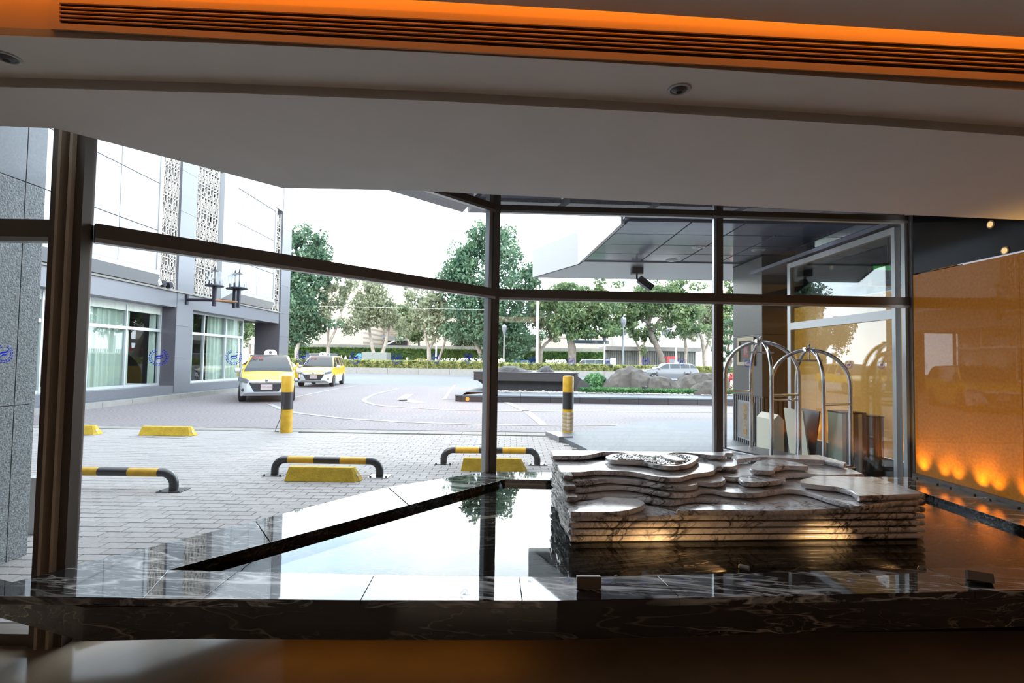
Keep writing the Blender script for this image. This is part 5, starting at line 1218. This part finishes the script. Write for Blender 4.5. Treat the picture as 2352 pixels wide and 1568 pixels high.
# blue truck with canvas back
tk = empty('truck', (at(853, 57), 57, -.01), 'blue truck with a grey canvas covered back on the far road', 'truck')
xa, xb, xc = at(815, 57) - at(853, 57), at(835, 57) - at(853, 57), at(893, 57) - at(853, 57)
c = MB(); c.extr([(xa, -.9, .45), (xb, -.9, .45), (xb, -.9, 2.0), (xa + .55, -.9, 2.0), (xa + .12, -.9, 1.25), (xa, -.9, 1.1)], (0, 1.8, 0)); c.build('cab', 'bluet', tk, local=True, bevel=.04)
c = MB(); c.extr([(xa + .2, -.91, 1.3), (xb - .25, -.91, 1.3), (xb - .25, -.91, 1.8), (xa + .5, -.91, 1.8)], (0, 1.82, 0)); c.build('cab_window', 'cargl', tk, local=True)
c = MB(); c.box(xb + .05, xc, -1, 1, .75, 2.15); c.build('canvas_cover', 'canvas', tk, local=True, bevel=.06); c = MB(); c.box(xa + .2, xc, -.85, .85, .5, .74); c.build('chassis', 'blackm', tk, local=True)
for x in (xa + .6, xc - .8):
    for y in (-.8, .8):
        c = MB(); c.lathe([(.2, -.1), (.36, -.1), (.36, .1), (.2, .1)], (x, y, .36), 16, axis='Y'); c.build('wheel', 'tyre', tk, local=True)
# ================================================================== PEOPLE ON THE FAR SIDEWALK
def person(px, Y, h, rz, shirt, label, sit=False):
    m = bpy.data.materials.new('walker_' + shirt); m.use_nodes = True; t = m.node_tree; b = t.nodes['Principled BSDF']
    tc = N(t, 'ShaderNodeTexCoord'); sp_ = N(t, 'ShaderNodeSeparateXYZ'); t.links.new(tc.outputs['Object'], sp_.inputs[0]); cr = N(t, 'ShaderNodeValToRGB'); cr.color_ramp.interpolation = 'CONSTANT'
    cols = {'white': (.75, .74, .72), 'pale': (.7, .62, .55), 'dark': (.06, .07, .12)}[shirt]
    el = cr.color_ramp.elements; el[0].position = 0; el[0].color = (.03, .03, .035, 1); el[1].position = .04; el[1].color = (.05, .055, .08, 1)
    for ps, cc in ((.50, cols), (.83, (.5, .33, .25)), (.945, (.02, .018, .016))):
        e_ = el.new(ps); e_.color = (*cc, 1)
    t.links.new(math_n(t, 'DIVIDE', sp_.outputs[2], h), cr.inputs[0]); t.links.new(cr.outputs[0], b.inputs['Base Color']); b.inputs['Roughness'].default_value = .8
    MT['walker_' + shirt] = m
    J = {'pel': (0, 0, .52), 'ab': (0, 0, .62), 'ch': (0, 0, .74), 'nk': (0, 0, .835), 'hd': (0, -.012, .885), 'ht': (0, -.008, .945)}
    E_ = [('pel', 'ab'), ('ab', 'ch'), ('ch', 'nk'), ('nk', 'hd'), ('hd', 'ht')]; RR = {'pel': .085, 'ab': .078, 'ch': .092, 'nk': .034, 'hd': .058, 'ht': .045}
    for s, st in ((-1, .10), (1, -.10)):
        k_ = 'l' if s < 0 else 'r'
        J.update({k_ + 'hip': (s * .05, 0, .49), k_ + 'kn': (s * .05, -st * .7 - .01, .27), k_ + 'an': (s * .05, -st, .045), k_ + 'to': (s * .055, -st - .075, .018), k_ + 'sh': (s * .105, 0, .795), k_ + 'el': (s * .135, st * .5 + .01, .635), k_ + 'wr': (s * .13, st * .9 - .03, .50), k_ + 'ha': (s * .128, st * .95 - .045, .455)})
        E_ += [('pel', k_ + 'hip'), (k_ + 'hip', k_ + 'kn'), (k_ + 'kn', k_ + 'an'), (k_ + 'an', k_ + 'to'), ('ch', k_ + 'sh'), (k_ + 'sh', k_ + 'el'), (k_ + 'el', k_ + 'wr'), (k_ + 'wr', k_ + 'ha')]
        RR.update({k_ + 'hip': .058, k_ + 'kn': .038, k_ + 'an': .026, k_ + 'to': .022, k_ + 'sh': .036, k_ + 'el': .027, k_ + 'wr': .019, k_ + 'ha': .02})
    ks_ = list(J); me = bpy.data.meshes.new('person'); me.from_pydata([tuple(v * h for v in J[k_]) for k_ in ks_], [(ks_.index(a), ks_.index(b_)) for a, b_ in E_], [])
    o = bpy.data.objects.new('person', me); COL.objects.link(o); md = o.modifiers.new('skin', 'SKIN'); md.use_smooth_shade = True; o.modifiers.new('sub', 'SUBSURF').levels = 1; o.modifiers['sub'].render_levels = 1
    for i, k_ in enumerate(ks_):
        me.skin_vertices[0].data[i].radius = (RR[k_] * h,) * 2; me.skin_vertices[0].data[i].use_root = (k_ == 'pel')
    me.materials.append(m); x = D(px, 820, Y).x; o.location = (x, Y, .25); o.rotation_euler = (0, 0, rz); tag(o, label, 'person')
    nose = MB()
    return o
person(765, 62, 1.70, -1.6, 'dark', 'person in dark clothes walking behind the minivan on the far sidewalk')
person(784, 62.4, 1.66, 1.6, 'white', 'person in a white top, left one of the pair before the ivy wall')
person(794, 61.6, 1.64, 1.4, 'pale', 'person in a pale top, right one of the pair before the ivy wall')
person(804, 62.2, 1.62, -1.5, 'dark', 'person in a dark top walking just ahead of the blue truck')
# scooter rider seen over the hedge
sr = empty('scooter', (at(934, 54), 54, -.01), 'white scooter with a helmeted rider in front, hidden by the hedge up to the handlebar', 'scooter')
c = MB(); c.lathe([(.1, -.05), (.25, -.05), (.25, .05), (.1, .05)], (-.6, 0, .25), 16, axis='Y'); c.build('wheel', 'tyre', sr, local=True); c = MB(); c.lathe([(.1, -.05), (.25, -.05), (.25, .05), (.1, .05)], (.6, 0, .25), 16, axis='Y'); c.build('wheel', 'tyre', sr, local=True)
c = MB(); c.extr([(-.55, -.13, .55), (-.42, -.13, 1.05), (-.36, -.13, 1.05), (-.38, -.13, .42), (.0, -.13, .35), (.1, -.13, .72), (.75, -.13, .78), (.8, -.13, .5), (.3, -.13, .3), (-.4, -.13, .3)], (0, .26, 0)); c.build('body', 'whitec', sr, local=True, bevel=.03)
c = MB(); c.tube([(-.42, -.3, 1.08), (-.42, .3, 1.08)], .02, 8); c.build('handlebar', 'blackm', sr, local=True)
rd = person(934, 54, 1.68, -PI / 2, 'pale', 'helmeted rider on the scooter beside the yellow roof')
me = rd.data; sk = {}
rd.location = (at(934, 54) + .15, 54, 0.0)
names_ = ['pel', 'ab', 'ch', 'nk', 'hd', 'ht']
pos = {'pel': (0, 0, .80), 'ab': (0, -.02, .97), 'ch': (0, -.05, 1.18), 'nk': (0, -.07, 1.36), 'hd': (0, -.10, 1.45), 'ht': (0, -.09, 1.55)}
order = ['pel', 'ab', 'ch', 'nk', 'hd', 'ht'] + [s + j for s in 'lr' for j in ('hip', 'kn', 'an', 'to', 'sh', 'el', 'wr', 'ha')]
for s, sg in (('l', -1), ('r', 1)):
    pos.update({s + 'hip': (sg * .09, -.03, .78), s + 'kn': (sg * .13, -.42, .75), s + 'an': (sg * .11, -.40, .36), s + 'to': (sg * .11, -.52, .34), s + 'sh': (sg * .18, -.05, 1.28), s + 'el': (sg * .25, -.22, 1.08), s + 'wr': (sg * .26, -.46, 1.10), s + 'ha': (sg * .26, -.53, 1.10)})
for i, k_ in enumerate(order): me.vertices[i].co = pos[k_]
hm = MB(); hm.lathe([(.10, -.10), (.135, -.04), (.14, .03), (.11, .10), (.05, .14), (.005, .15)], (0, -.095, 1.50), 14); hm.build('helmet', 'whitec', rd, local=True, smooth=True)
# ================================================================== MEDIAN, HEDGES, WALLS, BUILDINGS
md_ = empty('median_kerb', (0, 50, 0), kind='structure')
for i in range(30):
    c = MB(); x = -42 + i * 3.0; c.box(x, x + 2.98, 48.6, 52.2, -.02, .56); c.build('kerb_stone', 'concrete', md_)
sd = MB(); sd.box(-60, 75, 60.3, 66, -.02, .24); struct(sd, 'far_sidewalk', 'concrete')
xh = lambda px: D(px, 830, 50).x
clump('clipped_hedge', 'clipped yellowish green hedge along the median, left of the corner post', xh(640), xh(1112), 49.3, 50.8, .54, 1.24, 'hedge_y', 9000, .3, 31, cat='hedge', rounded=False)
clump('clipped_hedge', 'clipped yellowish green hedge along the median behind the stone basin', xh(1130), xh(1405), 49.3, 50.8, .54, 1.16, 'hedge_y', 5200, .3, 32, cat='hedge', rounded=False)
clump('clipped_hedge', 'clipped yellowish green hedge along the median behind the boulders', xh(1412), xh(1720), 49.6, 50.8, .54, 1.1, 'hedge_y', 5200, .3, 33, cat='hedge', rounded=False)
rr9 = random.Random(9); mb = MB(); leaves(mb, lambda: (rr9.choice([rr9.uniform(at(1012, 53), at(1105, 53)), rr9.uniform(at(1140, 53), at(1160, 53)), rr9.uniform(at(1255, 53), at(1300, 53))]), 53 + rr9.uniform(-.3, .3), rr9.uniform(1.2, 1.62)), 420, .28, rr9)
o = mb.build('white_blossoms', 'flower', loc=(0, 53, 1.2)); tag(o, 'white blossoms of the bushes growing behind the clipped hedge', 'flowers', kind='stuff')
mb = MB(); mb.box(at(1010, 53), at(1300, 53), 52.7, 53.3, .0, 1.15); leaves(mb, lambda: (rr9.uniform(at(1010, 53), at(1300, 53)), 52.8 + rr9.uniform(-.3, .3), rr9.uniform(.6, 1.3)), 700, .3, rr9); o = mb.build('flowering_bushes', 'hedge', loc=(0, 53, 0)); tag(o, 'row of green flowering bushes behind the clipped hedge', 'bushes', kind='stuff')
zi = lambda py, px, Y: D(px, py, Y).z
clump('ivy_wall', 'long low wall covered with dark green ivy across the road, left stretch', at(600, 66), at(1122, 66), 65.4, 66.3, .24, zi(801, 900, 66), 'hedge', 11000, .38, 34, cat='hedge', rounded=False)
clump('ivy_wall', 'low wall covered with dark green ivy across the road, behind the lamp pole', at(1128, 66), at(1384, 66), 65.4, 66.3, .24, zi(808, 1250, 66), 'hedge', 6000, .38, 35, cat='hedge', rounded=False)
wl = empty('boundary_wall', (0, 66.6, 0), 'pale coping and wall top running above the ivy across the road', 'wall')
c = MB(); c.box(at(600, 66.6), at(1384, 66.6), 66.4, 66.9, .2, zi(801, 900, 66.6)); c.build('wall_body', 'concrete', wl)
for i in range(16):
    a, b = 600 + i * 49, 649 + i * 49; c = MB(); c.box(at(a, 66.6) + .01, at(b, 66.6) - .01, 65.9, 67.1, zi(801, 900, 66.6), zi(793, 900, 66.6)); c.build('coping_stone', 'tile2', wl)
gh = empty('gatehouse', (at(1500, 66), 67, .2), 'long grey gatehouse wall with a flat pale roof edge behind the boulders', 'building')
c = MB(); c.box(at(1396, 66), at(1600, 66), 66.2, 70, .2, zi(806, 1500, 66)); c.build('wall', 'canvas', gh)
for i in range(40):
    x = at(1396, 66) + (at(1600, 66) - at(1396, 66)) * (i + .5) / 40; c = MB(); c.box(x - .06, x + .06, 66.1, 66.2, .2, zi(807, 1500, 66)); c.build('slat', 'concrete' if i % 2 else 'canvas', gh)
c = MB(); c.box(at(1390, 66), at(1606, 66), 65.2, 71, zi(806, 1500, 66), zi(797, 1500, 66)); c.build('roof_slab', 'concrete', gh)
wf = empty('picket_fence', (at(1650, 62), 62, .2), 'white picket fence at the far right beside the garden pine', 'fence')
for i in range(26):
    x = at(1600, 62) + i * .28; c = MB(); c.box(x, x + .13, 61.95, 62.02, .24, zi(822, 1640, 62)); c.build('picket', 'whitec', wf)
c = MB(); c.box(at(1600, 62), at(1600, 62) + 7.2, 62.02, 62.06, .5, .62); c.box(at(1600, 62), at(1600, 62) + 7.2, 62.02, 62.06, 1.2, 1.32); c.build('rail', 'whitec', wf)
tile_b = MT['tile']; 
def brickify(m, scale, cmort):
    t = m.node_tree; b = t.nodes['Principled BSDF']; bt = N(t, 'ShaderNodeTexBrick'); bt.inputs['Scale'].default_value = scale; bt.inputs['Mortar Size'].default_value = .02
    lk = b.inputs['Base Color'].links[0].from_socket; tc = N(t, 'ShaderNodeTexCoord'); mp = N(t, 'ShaderNodeMapping'); mp.inputs['Rotation'].default_value = (PI / 2, 0, 0); t.links.new(tc.outputs['Object'], mp.inputs[0]); t.links.new(mp.outputs[0], bt.inputs[0])
    t.links.new(lk, bt.inputs['Color1']); t.links.new(lk, bt.inputs['Color2']); bt.inputs['Mortar'].default_value = (*cmort, 1); t.links.new(bt.outputs[0], b.inputs['Base Color'])
brickify(MT['tile'], .55, (.50, .43, .35))
def block(name, label, px0, px1, py_top, Y, dep, m, wins=(), roof=None):
    x0, x1 = at(px0, Y), at(px1, Y); zt_b = zi(py_top, (px0 + px1) / 2, Y); t = empty(name, ((x0 + x1) / 2, Y, 0), label, 'building')
    c = MB(); c.box(x0, x1, Y, Y + dep, 0, zt_b); c.build('wall', m, t)
    c = MB(); c.box(x0 - .2, x1 + .2, Y - .2, Y + dep + .2, zt_b, zt_b + .5); c.build('parapet', roof or m, t)
    for (a, b, u, v) in wins:
        f = MB(); f.box(at(a, Y), at(b, Y), Y - .06, Y + .02, zi(v, a, Y), zi(u, a, Y)); o = f.build('window', 'winframe', t)
        g_ = MB(); g_.box(at(a, Y) + .15, at(b, Y) - .15, Y - .08, Y - .06, zi(v, a, Y) + .15, zi(u, a, Y) - .15); g_.build('pane', 'cargl', o)
    return t
block('tiled_building', 'beige tiled building block behind the trees at the left', 560, 833, 668, 92, 14, 'tile')
block('tiled_building', 'recessed beige tiled wing behind the two pale trees', 833, 936, 700, 107, 12, 'tile')
block('tiled_building', 'beige tiled building block behind the dark crown left of the corner post', 936, 1112, 712, 93, 14, 'tile')
aw = empty('entrance_awning', (at(918, 91), 91, 4), 'slanted pale blue awning over a dark entrance between the trees', 'awning')
c = MB(); c.extr([(at(874, 91), 91, zi(768, 880, 91)), (at(930, 91), 91, zi(780, 930, 91)), (at(930, 91), 91, zi(783, 930, 91)), (at(874, 91), 91, zi(773, 880, 91))], (0, 1.8, 0)); c.build('awning_sheet', 'tglass' if False else 'slab', aw)
c = MB(); c.box(at(880, 91), at(930, 91), 92.3, 92.9, 1.0, zi(782, 900, 93)); c.build('doorway', 'dark', aw)
c = MB(); c.tube([D(882, 793, 91.2), D(936, 770, 91.2)], .15, 6); c.build('strut', 'whitec', aw)
wins = [(1416 + k * 34, 1440 + k * 34, 748 + 6 * (k % 2), 772) for k in range(6)]
block('pale_building', 'pale modern building with tall windows behind the trees on the right', 1404, 1640, 700, 98, 16, 'tile2', wins)
block('pale_building', 'pale low building behind the dark hedge right of the corner post', 1128, 1404, 775, 96, 12, 'tile', [(1300, 1400, 778, 790)])
pr = empty('orange_roof_house', (at(1680, 120), 120, 0), 'pale building with an orange tiled roof edge at the far right', 'building')
c = MB(); c.box(at(1640, 120), at(1800, 120), 120, 140, 0, zi(672, 1660, 120)); c.build('wall', 'tile2', pr)
c = MB(); c.extr([(at(1630, 119), 119, zi(682, 1660, 119)), (at(1630, 119), 125, zi(658, 1660, 119)), (at(1630, 119), 125.5, zi(658, 1660, 119)), (at(1630, 119), 119.5, zi(682, 1660, 119))], (22, 0, 0)); c.build('roof', 'roofo', pr)
# ================================================================== TREES
def tree(label, Y, trunks, blobs, leaf, bark='bark', dens=75, size=.40, seed=1, name='street_tree'):
    rr = random.Random(seed); b0_ = D(trunks[0][0][0], 838, Y); gz = -.012 if Y < 60.3 or Y > 66 else .2; t = empty(name, (b0_.x, Y, gz), label, 'tree'); s = Y / F_PX
    mb = MB()
    for T_ in trunks:
        P = [D(x, y, Y) for x, y, _ in T_]; P = [Vector((p.x, Y + .4 * math.sin(i * 1.3 + seed), p.z)) for i, p in enumerate(P)]; 
        if T_ is trunks[0]: P[0].z = gz
        mb.tube(P, [w_ * s / 2 for _, _, w_ in T_], 9)
    mb.build('trunk', bark, t, smooth=True)
    mb = MB()
    for (x, y, rx, ry) in blobs:
        cc = D(x, y, Y); a_, b_ = rx * s, ry * s; a_ *= 1.12; b_ *= 1.12; n_ = int(PI * a_ * b_ * dens * 1.7)
        sub = [(rr.gauss(0, .42), rr.gauss(0, .42), rr.gauss(0, .42), rr.uniform(.28, .5)) for _ in range(max(9, int(PI * a_ * b_ / .8)))]
        def f():
            u, v, w_, q = rr.choice(sub); d = Vector((rr.gauss(0, 1), rr.gauss(0, 1), rr.gauss(0, 1))); d.normalize(); q *= rr.uniform(.55, 1.0) ; return (cc.x + (u + d.x * q) * a_, cc.y + (w_ + d.y * q) * min(a_, 3.5), cc.z + (v + d.z * q) * b_)
        leaves(mb, f, n_, size, rr)
    o = mb.build('foliage', leaf, t); o['kind'] = 'stuff'; return t
tree('tall dark green tree beside the hotel wing corner', 60, [[(683, 838, 11), (684, 805, 9), (694, 775, 8), (700, 740, 6), (695, 640, 4)], [(694, 775, 6), (670, 765, 4), (650, 740, 3)]],
     [(685, 700, 50, 60), (725, 745, 45, 25), (670, 760, 42, 30), (690, 620, 38, 60), (735, 610, 32, 50), (690, 545, 26, 38), (728, 565, 26, 35), (752, 640, 22, 35), (660, 660, 36, 60)], 'leaf_dark', 'bark', seed=41, dens=85)
tree('slender pale tree with forked trunk right of the tall dark tree', 61, [[(757, 838, 10), (755, 800, 8), (752, 770, 5), (756, 720, 3), (765, 660, 2)], [(756, 795, 6), (778, 745, 5), (790, 690, 3), (795, 650, 2)]],
     [(750, 700, 22, 45), (770, 665, 26, 20), (795, 660, 18, 30), (798, 745, 18, 22), (785, 690, 16, 25)], 'leaf_pale', 'bark', seed=42, dens=45)
tree('first pale green tree with twin leaning trunks', 63, [[(868, 838, 9), (855, 800, 8), (848, 770, 6), (845, 720, 4)], [(870, 836, 9), (885, 790, 8), (892, 750, 6), (880, 700, 3)]],
     [(850, 690, 42, 40), (880, 715, 36, 42), (835, 725, 34, 32), (905, 735, 22, 32), (860, 660, 30, 20), (940, 680, 18, 20)], 'leaf_pale', 'bark', seed=43, dens=70)
tree('small dark green tree between the two pale trees', 70, [[(962, 830, 6), (961, 790, 5), (958, 740, 3)]], [(945, 745, 34, 34), (965, 770, 26, 16), (930, 720, 20, 26)], 'leaf_mid', 'bark_dark', seed=44, dens=60)
tree('second pale green tree behind the clipped hedge', 60, [[(986, 838, 11), (984, 800, 9), (978, 770, 6), (972, 730, 4)], [(986, 800, 7), (1002, 770, 5), (1010, 720, 3)], [(1002, 838, 6), (1020, 790, 5), (1030, 745, 3)]],
     [(975, 710, 40, 36), (1000, 740, 34, 30), (955, 735, 28, 26), (990, 685, 34, 20), (1015, 700, 22, 40)], 'leaf_pale', 'bark', seed=45, dens=70)
tree('huge dark green tree behind the window corner post', 58, [[(1110, 838, 13), (1105, 812, 12), (1092, 785, 10), (1080, 755, 8), (1085, 690, 6)], [(1092, 785, 7), (1120, 740, 6), (1150, 690, 4)]],
     [(1070, 690, 50, 70), (1120, 720, 55, 80), (1170, 720, 48, 60), (1060, 610, 46, 45), (1110, 570, 40, 50), (1150, 570, 40, 50), (1040, 645, 34, 34), (1190, 640, 46, 34), (1080, 760, 50, 40), (1160, 790, 50, 30), (1215, 650, 30, 24)], 'leaf_dark', 'bark', seed=46, dens=80)
tree('pale tree with white trunk beside the tall lamp pole', 61, [[(1240, 840, 10), (1242, 805, 9), (1252, 790, 7), (1275, 770, 5)], [(1242, 805, 7), (1236, 770, 5), (1240, 720, 3)]],
     [(1235, 715, 32, 42), (1260, 745, 30, 30), (1225, 690, 26, 26), (1275, 720, 20, 36)], 'leaf_pale', 'bark', seed=47, dens=70)
tree('broad dark tree with the thickest trunk in the middle of the front window', 54, [[(1312, 846, 22), (1314, 800, 18), (1308, 770, 16), (1300, 730, 10), (1290, 690, 6)], [(1312, 775, 12), (1330, 735, 9), (1360, 700, 5)], [(1308, 760, 9), (1285, 735, 6), (1270, 705, 3)]],
     [(1310, 700, 60, 40), (1360, 710, 56, 42), (1390, 735, 36, 30), (1330, 745, 50, 30), (1345, 770, 50, 22), (1290, 740, 34, 34), (1375, 668, 30, 26), (1270, 690, 30, 30), (1300, 660, 40, 22)], 'leaf_mid', 'bark_dark', seed=48, dens=80)
tree('leaning dark tree behind the pointed boulder', 56, [[(1526, 842, 15), (1518, 815, 13), (1502, 775, 12), (1490, 745, 10), (1500, 700, 6)], [(1496, 760, 9), (1515, 735, 7), (1545, 710, 4)], [(1490, 745, 7), (1465, 725, 5), (1445, 712, 3)]],
     [(1500, 690, 56, 36), (1550, 705, 50, 40), (1455, 700, 40, 34), (1480, 665, 44, 22), (1540, 660, 44, 22), (1585, 710, 30, 40), (1560, 745, 40, 22), (1440, 735, 24, 22)], 'leaf_mid', 'bark_dark', seed=49, dens=75)
tree('thin young tree in front of the pale building', 64, [[(1470, 840, 8), (1472, 805, 7), (1462, 785, 4), (1450, 765, 3)], [(1472, 805, 5), (1485, 780, 4), (1492, 750, 2)]], [(1455, 760, 22, 24), (1488, 770, 20, 30)], 'leaf_mid', 'bark', seed=50, dens=55)
tree('pale tree beside the picket fence', 60, [[(1622, 846, 11), (1620, 810, 9), (1612, 780, 7), (1600, 750, 4)], [(1620, 815, 7), (1630, 780, 5), (1640, 740, 3)], [(1575, 842, 9), (1578, 800, 7), (1572, 770, 4)]],
     [(1600, 720, 40, 38), (1632, 745, 28, 36), (1640, 700, 28, 30), (1575, 755, 26, 26)], 'leaf_pale', 'bark', seed=51, dens=65)
tree('bright green tree glimpsed between the mullion and the pillar', 40, [[(1672, 850, 9), (1672, 800, 7), (1668, 740, 5)]], [(1668, 700, 26, 55), (1690, 660, 24, 40), (1665, 745, 22, 24)], 'leaf_mid', 'bark', seed=52, dens=80, size=.3)
tree('dark hedge tree behind the ivy wall right of the corner post', 75, [[(1180, 835, 8), (1178, 790, 6)]], [(1180, 770, 40, 36), (1140, 760, 36, 42), (1225, 780, 30, 22), (1095, 770, 36, 36), (1060, 775, 30, 30)], 'leaf_dark', 'bark_dark', seed=53, dens=65, size=.42)
tree('yellow green tree far behind the hotel wing passage', 68, [[(575, 838, 8), (576, 790, 6)]], [(560, 745, 30, 40), (590, 750, 26, 36)], 'leaf_mid', 'bark', seed=54, dens=60)
# ================================================================== LAMP POSTS AND POLES
def pole(px, py_top, py_b, Y, wpx, label, m='whitec', head=None, name='lamp_pole'):
    p = D(px, py_b, Y); zt_p = zi(py_top, px, Y); t = empty(name, (p.x, Y, .0), label, 'pole'); r = wpx * Y / F_PX / 2
    c = MB(); c.lathe([(r * 1.3, 0), (r * 1.3, .6), (r, .7), (r * .8, zt_p)], (p.x, Y, 0), 10); c.build('shaft', m, t)
    if head == 'globe':
        c = MB(); c.lathe([(r, zt_p), (r * 2.6, zt_p + .5), (r * 3, zt_p + .85), (r * 2.2, zt_p + 1.0), (r * .4, zt_p + 1.15)], (p.x, Y, 0), 10); c.build('lamp_head', 'lamp', t)
    if head == 'box':
        c = MB(); c.box(p.x - .2, p.x + .2, Y - .15, Y + .1, zt_p * .3, zt_p * .3 + .55); c.build('sign_box', m, t)
    return t
pole(1157, 768, 838, 54, 4, 'slim street lamp with a tapered head right of the corner post', head='globe', m='concrete')
pole(1233, 655, 843, 50, 7, 'tall thick white lamp pole left of the thick tree trunk')
pole(1001, 786, 838, 54, 4, 'short white pole in front of the second pale tree')
pole(1388, 785, 838, 54, 4, 'white pole with a round lamp right of the thick tree trunk', head='globe')
pole(1431, 752, 838, 52, 5, 'pale blue street lamp behind the pointed boulder', m='silver', head='globe')
pole(1553, 790, 838, 54, 4, 'white pole carrying a small box behind the dark silver car', head='box')
kb_ = empty('phone_booth', (at(1545, 58), 58, .2), 'small booth with an orange red top by the leaning tree', 'booth')
c = MB(); c.box(at(1534, 58), at(1554, 58), 58, 59, .24, zi(824, 1545, 58)); c.build('cabin', 'silver', kb_); c = MB(); c.box(at(1532, 58), at(1556, 58), 57.9, 59.1, zi(824, 1545, 58), zi(818, 1545, 58)); c.build('top', 'red', kb_)
c = MB(); c.box(at(1532, 58), at(1537, 58), 57.9, 57.98, .24, zi(824, 1545, 58)); c.build('side_frame', 'red', kb_)
sgn = empty('white_signboard', (at(1408, 53), 53, .2), 'white upright signboard at the end of the hedge by the silver minivan', 'sign')
c = MB(); c.box(at(1402, 53), at(1415, 53), 53, 53.2, .0, zi(822, 1408, 53)); c.build('panel', 'whitec', sgn)
